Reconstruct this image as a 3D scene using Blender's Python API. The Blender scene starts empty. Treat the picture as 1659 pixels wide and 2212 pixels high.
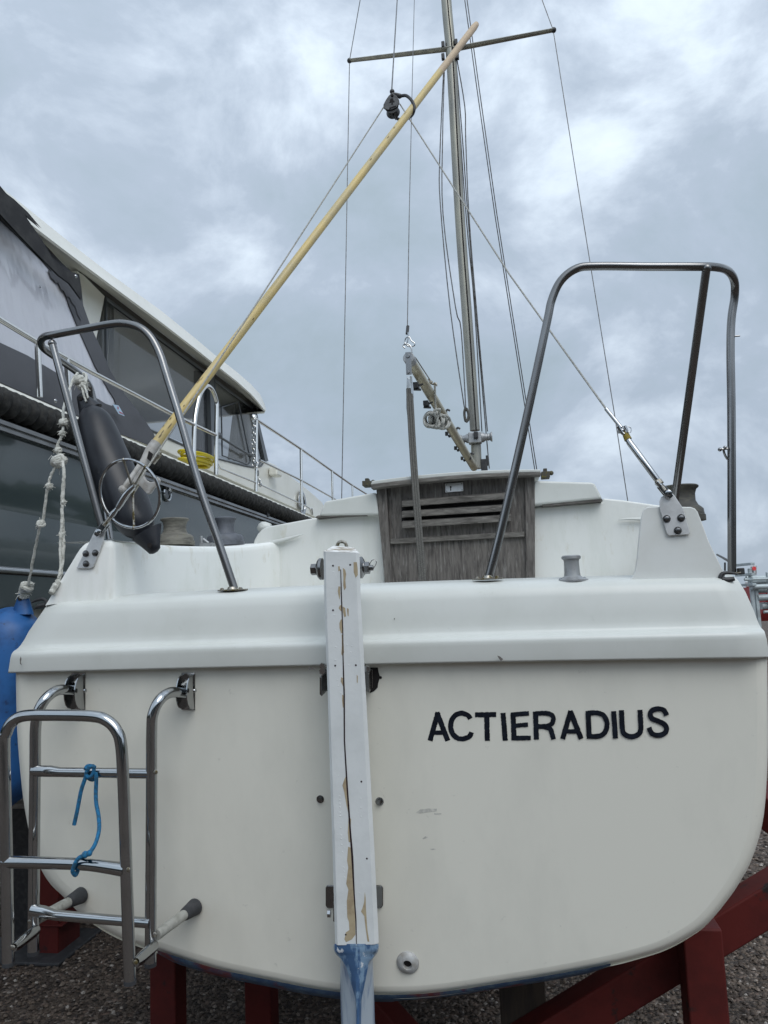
import bpy, math, random
from mathutils import Vector, Matrix, noise
from mathutils.geometry import tessellate_polygon
random.seed(7)
sc = bpy.context.scene
col = sc.collection
# ------------------------------------------------------------------ camera
H = 2.0
PITCH, ROLL, F = math.radians(6.68), math.radians(2.3), 1659.0
fw = Vector((0, math.cos(PITCH), math.sin(PITCH)))
r0 = Vector((1, 0, 0)); u0 = Vector((0, -math.sin(PITCH), math.cos(PITCH)))
up = u0 * math.cos(ROLL) + r0 * math.sin(ROLL)
rt = r0 * math.cos(ROLL) - u0 * math.sin(ROLL)
CAM = Vector((0, 0, H))
cd = bpy.data.cameras.new("camera"); cam = bpy.data.objects.new("camera", cd); col.objects.link(cam)
m = Matrix((rt, up, -fw)).transposed().to_4x4(); m.translation = CAM
cam.matrix_world = m
cd.sensor_fit = 'HORIZONTAL'; cd.sensor_width = 36; cd.lens = 36.0
cd.clip_start = 0.05; cd.clip_end = 3000
sc.camera = cam
# ------------------------------------------------------------------ light
SUN_EL, SUN_AZ = math.radians(50), math.radians(158)      # behind the camera, high, veiled by cloud
w = bpy.data.worlds.new("World"); sc.world = w; w.use_nodes = True
nt = w.node_tree; nt.nodes.clear()
def N(t, **kw):
    n = nt.nodes.new(t)
    for k, v in kw.items(): setattr(n, k, v)
    return n
LK = lambda a, b: nt.links.new(a, b)
out = N('ShaderNodeOutputWorld'); bg = N('ShaderNodeBackground'); LK(bg.outputs[0], out.inputs[0])
bg.inputs[1].default_value = 0.1
sky = N('ShaderNodeTexSky', sky_type='NISHITA', sun_disc=False, sun_elevation=SUN_EL, sun_rotation=SUN_AZ)
tc = N('ShaderNodeTexCoord'); mp = N('ShaderNodeMapping'); LK(tc.outputs['Generated'], mp.inputs[0])
mp.inputs['Scale'].default_value = (1.0, 1.0, 1.3); mp.inputs['Location'].default_value = (13.194347, 14.008155, 8.901175)
n1 = N('ShaderNodeTexNoise'); n1.inputs['Scale'].default_value = 3.9; n1.inputs['Detail'].default_value = 9; n1.inputs['Roughness'].default_value = 0.59; n1.inputs['Distortion'].default_value = 0.25
LK(mp.outputs[0], n1.inputs[0])
n2 = N('ShaderNodeTexNoise'); n2.inputs['Scale'].default_value = 1.7; n2.inputs['Detail'].default_value = 6; n2.inputs['Roughness'].default_value = 0.5
LK(mp.outputs[0], n2.inputs[0])
ad = N('ShaderNodeMath', operation='MULTIPLY_ADD'); LK(n2.outputs[0], ad.inputs[0]); ad.inputs[1].default_value = 0.45; LK(n1.outputs[0], ad.inputs[2])
rp = N('ShaderNodeValToRGB'); LK(ad.outputs[0], rp.inputs[0])
e = rp.color_ramp.elements
e[0].position = 0.54; e[0].color = (3.75, 4.6, 5.35, 1)
e[1].position = 1.0; e[1].color = (8.6, 9.8, 10.9, 1)
for p, c in ((0.62, (4.0, 4.85, 5.75, 1)), (0.70, (4.35, 5.15, 6.2, 1)), (0.77, (5.4, 6.25, 7.35, 1)), (0.86, (7.2, 8.2, 9.3, 1))):
    q = e.new(p); q.color = c
# brighter towards the zenith, as under any overcast
sx = N('ShaderNodeSeparateXYZ'); LK(tc.outputs['Generated'], sx.inputs[0])
zr = N('ShaderNodeMapRange'); LK(sx.outputs[2], zr.inputs[0]); zr.inputs[1].default_value = 0.0; zr.inputs[2].default_value = 1.0; zr.inputs[3].default_value = 0.92; zr.inputs[4].default_value = 1.35
yr = N('ShaderNodeMapRange'); LK(sx.outputs[1], yr.inputs[0]); yr.inputs[1].default_value = 0.2; yr.inputs[2].default_value = -0.9; yr.inputs[3].default_value = 1.0; yr.inputs[4].default_value = 1.7
mm = N('ShaderNodeMath', operation='MULTIPLY'); LK(zr.outputs[0], mm.inputs[0]); LK(yr.outputs[0], mm.inputs[1])
sc_ = N('ShaderNodeVectorMath', operation='SCALE'); LK(rp.outputs[0], sc_.inputs[0]); LK(mm.outputs[0], sc_.inputs['Scale'])
mx = N('ShaderNodeMixRGB'); mx.inputs[0].default_value = 0.94; LK(sky.outputs[0], mx.inputs[1]); LK(sc_.outputs[0], mx.inputs[2])
LK(mx.outputs[0], bg.inputs[0])
sl = bpy.data.lights.new("sun", 'SUN'); sl.energy = 1.3; sl.angle = math.radians(40); sl.color = (1.0, 0.97, 0.92)
so = bpy.data.objects.new("sun", sl); col.objects.link(so)
sd = Vector((math.sin(SUN_AZ) * math.cos(SUN_EL), math.cos(SUN_AZ) * math.cos(SUN_EL), math.sin(SUN_EL)))
so.rotation_euler = sd.to_track_quat('Z', 'Y').to_euler(); so.location = sd * 30
sc.view_settings.view_transform = 'Standard'; sc.view_settings.look = 'None'
sc.view_settings.exposure = 0.07; sc.view_settings.gamma = 1.0
sc.render.engine = 'CYCLES'; sc.cycles.max_bounces = 8; sc.cycles.transparent_max_bounces = 16

# ------------------------------------------------------------------ picture -> place
def ray(px, py): return fw * F + rt * (px - 829.5) + up * (1106 - py)
def isect(px, py, p0, n):
    d = ray(px, py); return CAM + d * ((p0 - CAM).dot(n) / d.dot(n))
YAW = math.radians(9)
U = Vector((math.sin(YAW), math.cos(YAW), 0)); V = Vector((math.cos(YAW), -math.sin(YAW), 0)); Z = Vector((0, 0, 1))
O = Vector((0.01, 2.25, 0))
def S(px, py, s): return isect(px, py, O + U * s, U)          # sailboat: plane s metres forward of its stern
ZL = S(837, 1440, 0).z
RK = 0.12
TN = (U + Z * RK).normalized(); TP = Vector((O.x, O.y, ZL))
def T(px, py, off=0.0): return isect(px, py, TP - TN * off, TN)   # raked transom plane
YD = math.radians(10.4)
D = Vector((math.sin(YD), math.cos(YD), 0)); NL = Vector((-math.cos(YD), math.sin(YD), 0))
def L(px, py, l): return isect(px, py, CAM + NL * l, NL)     # motor yacht: vertical plane l metres to the left
def G(px, py, z=0.0): return isect(px, py, Vector((0, 0, z)), Z)
def W(px, py, Y): return isect(px, py, Vector((0, Y, 0)), Vector((0, 1, 0)))
def pr(p, n): return n * (p - CAM).dot(fw) / F                 # n picture units at point p, in metres

# ------------------------------------------------------------------ mesh builder
def spline(pts, k=5, closed=False):
    n = len(pts); res = []
    for i in range(n if closed else n - 1):
        g = (lambda j: pts[j % n]) if closed else (lambda j: pts[max(0, min(n - 1, j))])
        a, b, c, d = g(i - 1), g(i), g(i + 1), g(i + 2)
        for t in range(k):
            t = t / k
            res.append(0.5 * ((2 * b) + (c - a) * t + (2 * a - 5 * b + 4 * c - d) * t * t + (3 * b - a - 3 * c + d) * t ** 3))
    if not closed: res.append(pts[-1].copy())
    return res
class MB:
    def __init__(s): s.v = []; s.f = []; s.mi = []; s.m = 0
    def add(s, vs, fs):
        o = len(s.v); s.v += [Vector(x) for x in vs]
        for f in fs: s.f.append([i + o for i in f]); s.mi.append(s.m)
        return s
    def tube(s, pts, r, n=12, closed=False, sm=0, caps=True, flat=1.0):
        pts = [Vector(p) for p in pts]
        if sm:
            if isinstance(r, (list, tuple)):
                R = [Vector((x, 0, 0)) for x in r]; r = [x.x for x in spline(R, sm, closed)]
            pts = spline(pts, sm, closed)
        m_ = len(pts)
        if not isinstance(r, (list, tuple)): r = [r] * m_
        tg = []
        for i in range(m_):
            a = pts[(i - 1) % m_] if (closed or i > 0) else pts[0]
            b = pts[(i + 1) % m_] if (closed or i < m_ - 1) else pts[-1]
            t = (b - a); tg.append(t.normalized() if t.length > 1e-9 else Vector((0, 0, 1)))
        t0 = tg[0]; nn = t0.cross(Z if abs(t0.z) < 0.9 else Vector((1, 0, 0))).normalized()
        vs = []; fs = []
        for i in range(m_):
            if i:
                nn = (nn - tg[i] * nn.dot(tg[i])); nn = nn.normalized() if nn.length > 1e-6 else tg[i].orthogonal().normalized()
            bb = tg[i].cross(nn)
            for j in range(n):
                a = 2 * math.pi * j / n
                vs.append(pts[i] + (nn * math.cos(a) + bb * math.sin(a) * flat) * r[i])
        for i in range(m_ if closed else m_ - 1):
            for j in range(n):
                i2 = (i + 1) % m_
                fs.append([i * n + j, i * n + (j + 1) % n, i2 * n + (j + 1) % n, i2 * n + j])
        if not closed and caps:
            fs.append(list(range(n))[::-1]); fs.append([(m_ - 1) * n + j for j in range(n)])
        return s.add(vs, fs)
    def lathe(s, p0, ax, prof, n=32, cap=True):
        ax = Vector(ax).normalized(); a = ax.orthogonal().normalized(); b = ax.cross(a); vs = []; fs = []
        for h, r in prof:
            for j in range(n):
                t = 2 * math.pi * j / n; vs.append(Vector(p0) + ax * h + (a * math.cos(t) + b * math.sin(t)) * r)
        for i in range(len(prof) - 1):
            for j in range(n): fs.append([i * n + j, i * n + (j + 1) % n, (i + 1) * n + (j + 1) % n, (i + 1) * n + j])
        if cap: fs.append(list(range(n))[::-1]); fs.append([(len(prof) - 1) * n + j for j in range(n)])
        return s.add(vs, fs)
    def prism(s, poly, off):
        n = len(poly); off = Vector(off)
        vs = [Vector(p) for p in poly] + [Vector(p) + off for p in poly]
        fs = [list(range(n)), [n + i for i in range(n)][::-1]] + [[i, n + i, n + (i + 1) % n, (i + 1) % n] for i in range(n)]
        return s.add(vs, fs)
    def loft(s, rings, closed=True, caps=True):
        n = len(rings[0]); vs = [p for r in rings for p in r]; fs = []
        for i in range(len(rings) - 1):
            for j in range(n if closed else n - 1):
                fs.append([i * n + j, i * n + (j + 1) % n, (i + 1) * n + (j + 1) % n, (i + 1) * n + j])
        if caps and closed: fs.append(list(range(n))[::-1]); fs.append([(len(rings) - 1) * n + j for j in range(n)])
        return s.add(vs, fs)
    def grid(s, rows): return s.loft(rows, closed=False, caps=False)
    def box(s, c, ex, ey, ez):
        c = Vector(c); vs = [c + ex * i + ey * j + ez * k for k in (-1, 1) for j in (-1, 1) for i in (-1, 1)]
        return s.add(vs, [[0, 2, 3, 1], [4, 5, 7, 6], [0, 1, 5, 4], [2, 6, 7, 3], [0, 4, 6, 2], [1, 3, 7, 5]])
    def ball(s, c, r, n=12, sq=(1, 1, 1)):
        prof = [(-r * math.cos(math.pi * i / n), max(1e-4, r * math.sin(math.pi * i / n))) for i in range(n + 1)]
        return s.lathe(c, Z, prof, n * 2)
    def build(s, name, mats, parent=None, bevel=0, ang=35, smooth=True, seg=3, label=None, recalc=True):
        root = parent
        while root is not None and root.parent is not None: root = root.parent
        base = root.location if root is not None else Vector((0, 0, 0))
        me = bpy.data.meshes.new(name)
        me.from_pydata([tuple(v - base) for v in s.v], [], s.f)
        if not isinstance(mats, (list, tuple)): mats = [mats]
        for k in mats: me.materials.append(k)
        me.polygons.foreach_set('material_index', s.mi)
        if recalc:
            import bmesh
            bm = bmesh.new(); bm.from_mesh(me); bmesh.ops.recalc_face_normals(bm, faces=bm.faces); bm.to_mesh(me); bm.free()
        if smooth:
            me.polygons.foreach_set('use_smooth', [True] * len(me.polygons)); me.set_sharp_from_angle(angle=math.radians(ang))
        o = bpy.data.objects.new(name, me); col.objects.link(o)
        if parent is not None: o.parent = parent
        if bevel:
            b = o.modifiers.new('bevel', 'BEVEL'); b.width = bevel; b.segments = seg; b.limit_method = 'ANGLE'; b.angle_limit = math.radians(35); b.harden_normals = True
        if label: o['label'] = label
        return o
def tag(o, label, cat, group=None, kind=None):
    if label: o['label'] = label
    if cat: o['category'] = cat
    if group: o['group'] = group
    if kind: o['kind'] = kind
    return o
def root(name, loc, label, cat, group=None):
    o = bpy.data.objects.new(name, None); col.objects.link(o); o.location = loc; o.empty_display_size = 0.2
    return tag(o, label, cat, group)
def recenter(o):            # a thing that is one mesh gets its origin at its own base
    vs = [v.co for v in o.data.vertices]
    c = Vector((sum(v.x for v in vs) / len(vs), sum(v.y for v in vs) / len(vs), min(v.z for v in vs)))
    o.data.transform(Matrix.Translation(-c)); o.location = c
    return o

# ------------------------------------------------------------------ materials
def mat(name, base, rough=0.5, metal=0.0, c2=None, sc1=6.0, lo=0.45, hi=0.65, st=(1, 1, 1), det=6, bump=0.0, bsc=60.0, bst=(1, 1, 1), coat=0.0, r2=None, c3=None, sc3=2.0, lo3=0.55, hi3=0.7, st3=(1, 1, 1), spec=0.5, bd=0.002):
    m = bpy.data.materials.new(name); m.use_nodes = True; t = m.node_tree; ns = t.nodes; ls = t.links
    b = ns['Principled BSDF']; b.inputs['Base Color'].default_value = (*base, 1); b.inputs['Roughness'].default_value = rough
    b.inputs['Metallic'].default_value = metal; b.inputs['Coat Weight'].default_value = coat; b.inputs['Specular IOR Level'].default_value = spec
    tc = ns.new('ShaderNodeTexCoord')
    def nz(scale, st, det, lo, hi):
        mp = ns.new('ShaderNodeMapping'); mp.inputs['Scale'].default_value = st; ls.new(tc.outputs['Object'], mp.inputs[0])
        n = ns.new('ShaderNodeTexNoise'); n.inputs['Scale'].default_value = scale; n.inputs['Detail'].default_value = det; n.inputs['Roughness'].default_value = 0.62
        ls.new(mp.outputs[0], n.inputs[0])
        r = ns.new('ShaderNodeMapRange'); r.inputs[1].default_value = lo; r.inputs[2].default_value = hi; ls.new(n.outputs[0], r.inputs[0]); return r.outputs[0]
    last = None
    if c2:
        f = nz(sc1, st, det, lo, hi); x = ns.new('ShaderNodeMixRGB'); ls.new(f, x.inputs[0]); x.inputs[1].default_value = (*base, 1); x.inputs[2].default_value = (*c2, 1); last = x.outputs[0]
        if r2 is not None:
            y = ns.new('ShaderNodeMapRange'); ls.new(f, y.inputs[0]); y.inputs[3].default_value = rough; y.inputs[4].default_value = r2; ls.new(y.outputs[0], b.inputs['Roughness'])
    if c3:
        f = nz(sc3, st3, 8, lo3, hi3); x = ns.new('ShaderNodeMixRGB'); ls.new(f, x.inputs[0])
        if last: ls.new(last, x.inputs[1])
        else: x.inputs[1].default_value = (*base, 1)
        x.inputs[2].default_value = (*c3, 1); last = x.outputs[0]
    if last: ls.new(last, b.inputs['Base Color'])
    if bump:
        f = nz(bsc, bst, 4, 0.3, 0.7); q = ns.new('ShaderNodeBump'); q.inputs['Strength'].default_value = bump; q.inputs['Distance'].default_value = bd
        ls.new(f, q.inputs['Height']); ls.new(q.outputs[0], b.inputs['Normal'])
    return m
GEL = mat('gelcoat_white', (0.585, 0.60, 0.57), 0.36, c2=(0.535, 0.55, 0.515), sc1=5, lo=0.45, hi=0.75, c3=(0.43, 0.44, 0.40), sc3=38, lo3=0.66, hi3=0.9, bump=0.05, bsc=5)
COAM = mat('gelcoat_coaming', (0.82, 0.83, 0.80), 0.5, c2=(0.68, 0.70, 0.64), sc1=2.6, lo=0.5, hi=0.78, st=(3.2, 1.2, .8), c3=(0.52, 0.48, 0.36), sc3=22, lo3=0.58, hi3=0.85, st3=(1, .6, .3), bump=0.08, bsc=9)
GELD = mat('gelcoat_chalky', (0.69, 0.70, 0.67), 0.5, c2=(0.57, 0.59, 0.54), sc1=2.6, lo=0.5, hi=0.78, st=(3.2, 1.2, .8), c3=(0.50, 0.47, 0.36), sc3=26, lo3=0.60, hi3=0.85, st3=(1, .6, .35), bump=0.08, bsc=9)
HULLM = mat('hull_gelcoat', (0.76, 0.745, 0.665), 0.42, c2=(0.665, 0.655, 0.585), sc1=2.2, lo=0.42, hi=0.75, st=(1.6, 1.6, .7), c3=(0.40, 0.39, 0.35), sc3=30, lo3=0.665, hi3=0.9, bump=0.05, bsc=3, bd=0.004)
ANTI = mat('antifouling_blue', (0.035, 0.075, 0.15), 0.7, c2=(0.10, 0.16, 0.22), sc1=30, c3=(0.14, 0.03, 0.035), sc3=5, lo3=0.56, hi3=0.62)
STEEL = mat('stainless_steel', (0.41, 0.42, 0.425), 0.10, 1.0, c2=(0.33, 0.335, 0.335), sc1=8, lo=0.5, hi=0.8, r2=0.32, bump=0.03, bsc=14)
STEELB = mat('brushed_steel', (0.25, 0.25, 0.25), 0.22, 1.0, c2=(0.17, 0.168, 0.165), sc1=4, det=2, lo=0.4, hi=0.7, r2=0.32)
STEELP = mat('steel_plate', (0.76, 0.76, 0.75), 0.42, 0.9, c2=(0.66, 0.66, 0.65), sc1=30, r2=0.4)
STAIN = mat('stained_steel', (0.36, 0.34, 0.30), 0.4, 1.0, c2=(0.16, 0.13, 0.06), sc1=60, lo=0.5, hi=0.6, r2=0.8)
ALU = mat('anodised_aluminium', (0.25, 0.245, 0.22), 0.42, 0.75, c2=(0.36, 0.345, 0.28), sc1=12, lo=0.4, hi=0.7, st=(1, 1, .2), c3=(0.14, 0.13, 0.10), sc3=20, lo3=0.62, hi3=0.8, st3=(1, 1, .3))
ALUB = mat('boom_aluminium', (0.45, 0.42, 0.32), 0.42, 0.5, c2=(0.33, 0.27, 0.16), sc1=10, lo=0.5, hi=0.75, c3=(0.2, 0.17, 0.11), sc3=24, lo3=0.62, hi3=0.8)
ALUG = mat('cast_aluminium', (0.36, 0.37, 0.375), 0.5, 0.6, c2=(0.27, 0.27, 0.27), sc1=40, bump=0.1, bsc=120)
WIRE = mat('rigging_wire', (0.17, 0.17, 0.17), 0.4, 0.8, c2=(0.08, 0.07, 0.06), sc1=25)
BLACK = mat('black_plastic', (0.018, 0.018, 0.02), 0.5, c2=(0.04, 0.04, 0.04), sc1=40)
GREYP = mat('grey_plastic', (0.20, 0.20, 0.205), 0.5, c2=(0.13, 0.13, 0.13), sc1=60)
RUBB = mat('black_rubber', (0.028, 0.03, 0.034), 0.65, c2=(0.05, 0.05, 0.055), sc1=30)
POLE = mat('yellow_wood_pole', (0.58, 0.44, 0.17), 0.42, c2=(0.42, 0.36, 0.21), sc1=9, lo=0.42, hi=0.68, c3=(0.10, 0.08, 0.05), sc3=22, lo3=0.71, hi3=0.76, bump=0.02, bsc=60)
POLEG = mat('bare_pole_grip', (0.52, 0.40, 0.27), 0.6, c2=(0.44, 0.34, 0.24), sc1=30)
TEAK = mat('weathered_teak', (0.135, 0.123, 0.112), 0.85, c2=(0.045, 0.040, 0.037), sc1=26, lo=0.42, hi=0.70, st=(3, 3, .4), c3=(0.25, 0.24, 0.225), sc3=40, lo3=0.55, hi3=0.75, st3=(3, 3, .3), bump=0.5, bsc=60, bst=(3, 3, .2))
TEAKH = mat('weathered_teak_rail', (0.155, 0.145, 0.13), 0.85, c2=(0.055, 0.05, 0.045), sc1=16, lo=0.38, hi=0.68, st=(.35, 3, 3), c3=(0.23, 0.215, 0.195), sc3=26, lo3=0.5, hi3=0.75, st3=(.25, 4, 4), bump=0.6, bsc=60, bst=(.3, 3, 3))
PAINT = mat('flaking_white_paint', (0.75, 0.775, 0.77), 0.42, c2=(0.68, 0.705, 0.70), sc1=8, c3=(0.42, 0.36, 0.26), sc3=34, lo3=0.76, hi3=0.79, st3=(1, 1, .4), bump=0.12, bsc=70, bd=0.002)
PAINTT = mat('flaking_end_grain', (0.70, 0.70, 0.68), 0.6, c2=(0.25, 0.19, 0.12), sc1=45, lo=0.5, hi=0.56, st=(.5, 2, 2), bump=0.4, bsc=60)
FILL = mat('bare_filler', (0.46, 0.38, 0.25), 0.7, c2=(0.36, 0.28, 0.18), sc1=30)
CRACK = mat('dark_seam', (0.02, 0.008, 0.012), 0.9)
RBLUE = mat('rudder_blue_paint', (0.06, 0.13, 0.26), 0.3, c2=(0.22, 0.34, 0.48), sc1=22, lo=0.48, hi=0.56, st=(1.5, 1.5, .5), c3=(0.66, 0.70, 0.74), sc3=26, lo3=0.63, hi3=0.65, st3=(1, 1, .6), bump=0.3, bsc=40)
RGREY = mat('rudder_blade_paint', (0.38, 0.44, 0.50), 0.3, c2=(0.16, 0.22, 0.34), sc1=9, lo=0.5, hi=0.7, st=(6, 6, .35), bump=0.1, bsc=20)
FENB = mat('fender_blue', (0.016, 0.105, 0.31), 0.5, c2=(0.012, 0.065, 0.20), sc1=14, c3=(0.012, 0.03, 0.09), sc3=40, lo3=0.6, hi3=0.72, bump=0.08, bsc=60)
FEND = mat('fender_navy_rubber', (0.006, 0.007, 0.011), 0.42, c2=(0.013, 0.015, 0.021), sc1=12, c3=(0.10, 0.10, 0.10), sc3=50, lo3=0.68, hi3=0.8)
ROPEW = mat('frayed_white_rope', (0.62, 0.62, 0.57), 0.9, c2=(0.36, 0.36, 0.32), sc1=70, bump=0.8, bsc=160)
ROPEG = mat('grey_braided_rope', (0.42, 0.42, 0.39), 0.9, c2=(0.26, 0.26, 0.24), sc1=110, bump=0.8, bsc=260)
STRAP = mat('mainsheet_rope', (0.07, 0.067, 0.06), 0.9, c2=(0.12, 0.116, 0.10), sc1=160, bump=0.8, bsc=220)
STRING = mat('turquoise_cord', (0.012, 0.17, 0.36), 0.8, c2=(0.02, 0.10, 0.18), sc1=120, lo=0.45, hi=0.6, bump=1.0, bsc=240)
RED = mat('red_oxide_steel', (0.092, 0.011, 0.009), 0.65, spec=0.3, c2=(0.060, 0.008, 0.007), sc1=5, c3=(0.018, 0.012, 0.012), sc3=9, lo3=0.62, hi3=0.68, bump=0.15, bsc=40)
TIMBER = mat('dark_timber', (0.05, 0.035, 0.025), 0.9, c2=(0.025, 0.018, 0.014), sc1=8, st=(3, 3, .3))
YHULL = mat('yacht_dark_hull', (0.050, 0.064, 0.066), 0.08, c2=(0.042, 0.056, 0.057), sc1=0.7, coat=0.3)
YCREAM = mat('yacht_cream', (0.74, 0.73, 0.66), 0.3, c2=(0.69, 0.68, 0.60), sc1=3, coat=0.2)
YBROWN = mat('yacht_brown_stripe', (0.045, 0.022, 0.018), 0.35)
YROPE = mat('black_braided_fender', (0.016, 0.016, 0.015), 0.85, c2=(0.035, 0.034, 0.03), sc1=60, c3=(0.07, 0.07, 0.02), sc3=1.8, lo3=0.60, hi3=0.74, bump=1.0, bsc=220)
CANV = mat('charcoal_canvas', (0.075, 0.078, 0.088), 0.8, c2=(0.06, 0.062, 0.07), sc1=3, bump=0.3, bsc=400)
CANVD = mat('black_canvas', (0.02, 0.02, 0.022), 0.8, c2=(0.04, 0.04, 0.04), sc1=10)
CURT = mat('sheer_curtain', (0.62, 0.62, 0.58), 0.9)
HOSE = mat('yellow_hose', (0.62, 0.50, 0.02), 0.35)
GALV = mat('galvanised_steel', (0.42, 0.47, 0.48), 0.5, 0.3, c2=(0.3, 0.33, 0.33), sc1=5)
LETTER = mat('lettering_vinyl', (0.004, 0.006, 0.012), 0.55, c2=(0.010, 0.014, 0.024), sc1=60, spec=0.25)
RECESS_DARK = mat('dark_recess', (0.012, 0.01, 0.01), 0.9)  # near-black, painted in for shade inside gaps and holes; also dark screws
def glass(name, tint, alpha, rough=0.03, fabric=False):
    m = bpy.data.materials.new(name); m.use_nodes = True; t = m.node_tree; ns = t.nodes; ls = t.links
    b = ns['Principled BSDF']; b.inputs['Base Color'].default_value = (*tint, 1); b.inputs['Roughness'].default_value = rough
    b.inputs['Alpha'].default_value = alpha; b.inputs['Coat Weight'].default_value = 0.6; b.inputs['Coat Roughness'].default_value = 0.03
    if fabric:
        tc = ns.new('ShaderNodeTexCoord'); mp = ns.new('ShaderNodeMapping'); mp.inputs['Scale'].default_value = (2.2, 2.2, 0.5); mp.inputs['Rotation'].default_value = (0.5, 0.3, 0)
        ls.new(tc.outputs['Object'], mp.inputs[0]); n = ns.new('ShaderNodeTexNoise'); n.inputs['Scale'].default_value = 2.2; n.inputs['Detail'].default_value = 3; ls.new(mp.outputs[0], n.inputs[0])
        q = ns.new('ShaderNodeBump'); q.inputs['Strength'].default_value = 0.5; q.inputs['Distance'].default_value = 0.05; ls.new(n.outputs[0], q.inputs['Height']); ls.new(q.outputs[0], b.inputs['Normal']); ls.new(q.outputs[0], b.inputs['Coat Normal'])
    return m
GLASS = glass('tinted_window_glass', (0.035, 0.04, 0.045), 0.38)
VINYL = glass('clear_vinyl', (0.55, 0.56, 0.61), 0.80, 0.22, True)

# ------------------------------------------------------------------ ground
GRAV = bpy.data.materials.new('gravel'); GRAV.use_nodes = True
def gravel_nodes(m, scale):
    t = m.node_tree; ns = t.nodes; ls = t.links; b = ns['Principled BSDF']; b.inputs['Roughness'].default_value = 0.85
    tc = ns.new('ShaderNodeTexCoord'); vo = ns.new('ShaderNodeTexVoronoi'); vo.inputs['Scale'].default_value = scale; ls.new(tc.outputs['Object'], vo.inputs[0])
    r = ns.new('ShaderNodeValToRGB'); s = ns.new('ShaderNodeSeparateColor'); ls.new(vo.outputs['Color'], s.inputs[0]); ls.new(s.outputs[0], r.inputs[0])
    e = r.color_ramp.elements; e[0].color = (0.034, 0.026, 0.022, 1); e[1].color = (0.28, 0.245, 0.215, 1)
    for p, c in ((0.35, (0.072, 0.054, 0.042, 1)), (0.7, (0.109, 0.084, 0.066, 1)), (0.9, (0.142, 0.098, 0.077, 1))): q = e.new(p); q.color = c
    ls.new(r.outputs[0], b.inputs['Base Color'])
    q = ns.new('ShaderNodeBump'); q.inputs['Strength'].default_value = 1.0; q.inputs['Distance'].default_value = 0.02; q.invert = True
    ls.new(vo.outputs['Distance'], q.inputs['Height']); ls.new(q.outputs[0], b.inputs['Normal'])
gravel_nodes(GRAV, 44)
g = MB(); g.add([(-400, -60, 0), (400, -60, 0), (400, 900, 0), (-400, 900, 0)], [[0, 1, 2, 3]])
tag(g.build('ground', GRAV, smooth=False), 'reddish brown gravel of the boatyard floor', None, kind='structure')
# loose stones over the near gravel
STN = bpy.data.materials.new('gravel_stone'); STN.use_nodes = True
def stone_nodes(m):
    t = m.node_tree; ns = t.nodes; ls = t.links; b = ns['Principled BSDF']; b.inputs['Roughness'].default_value = 0.8
    a = ns.new('ShaderNodeAttribute'); a.attribute_name = 'tone'; r = ns.new('ShaderNodeValToRGB'); ls.new(a.outputs['Fac'], r.inputs[0])
    e = r.color_ramp.elements; e[0].color = (0.035, 0.027, 0.025, 1); e[1].color = (0.38, 0.35, 0.32, 1)
    for p, c in ((0.4, (0.076, 0.057, 0.045, 1)), (0.75, (0.116, 0.090, 0.071, 1)), (0.93, (0.171, 0.130, 0.102, 1))): q = e.new(p); q.color = c
    ls.new(r.outputs[0], b.inputs['Base Color'])
stone_nodes(STN)
g = MB(); tone = []
def stones(n, x0, x1, y0, y1, r):
    for _ in range(n):
        c = Vector((random.uniform(x0, x1), random.uniform(y0, y1), random.uniform(-.002, .012)))
        rr = r * random.uniform(.55, 1.25); a = random.random() * 6.28; tl = random.uniform(-.5, .5)
        R = Matrix.Rotation(a, 3, 'Z') @ Matrix.Rotation(tl, 3, 'X')
        vs = [c + R @ Vector((x * rr * random.uniform(.75, 1.25), y * rr * random.uniform(.6, 1), z * rr * random.uniform(.45, .75))) for x, y, z in
              ((1, 0, 0), (.3, 1, 0), (-.8, .6, 0), (-.8, -.6, 0), (.3, -1, 0), (.2, .1, 1), (-.1, -.3, .9))]
        g.add(vs, [[0, 1, 5], [1, 2, 5], [2, 6, 5], [2, 3, 6], [3, 4, 6], [4, 0, 6], [0, 5, 6]])
        tone.extend([random.random()] * 7)
stones(27000, -2.6, 2.9, 2.3, 5.2, 0.0125)
stones(15000, -3.6, 4.6, 5.2, 9.0, 0.016)
o = g.build('gravel_stones', STN, smooth=False, recalc=False); tag(o, 'loose reddish grey gravel stones around the boat stands', 'gravel', kind='stuff')
at = o.data.attributes.new('tone', 'FLOAT', 'POINT'); at.data.foreach_set('value', [t for t in tone for _ in range(1)])

# ================================================================== SAILBOAT
boat = root('sailboat', Vector((O.x + U.x * 3, O.y + U.y * 3, 0)), 'white sailboat on red stands seen from its stern, with rudder, ladder and pushpit rails', 'sailboat')
# outline of the transom, clockwise from top left
OUT = [(34, 1440), (37, 1578), (46, 1689), (55, 1756), (70, 1826), (89, 1878), (110, 1911), (137, 1937), (166, 1966), (200, 1993), (259, 2026), (340, 2054),
       (407, 2076), (481, 2097), (597, 2121), (680, 2137), (770, 2148), (870, 2150), (962, 2143), (1095, 2123), (1210, 2104), (1319, 2083), (1380, 2068), (1435, 2051),
       (1485, 2026), (1530, 1994), (1578, 1936), (1600, 1902), (1619, 1868), (1639, 1812), (1650, 1760), (1656, 1690), (1659, 1593), (1657, 1410)]
cx, cy = 850, 1500
def shrink(p, k): return (cx + (p[0] - cx) * k, cy + (p[1] - cy) * (k if p[1] > 1500 else 1))
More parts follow.
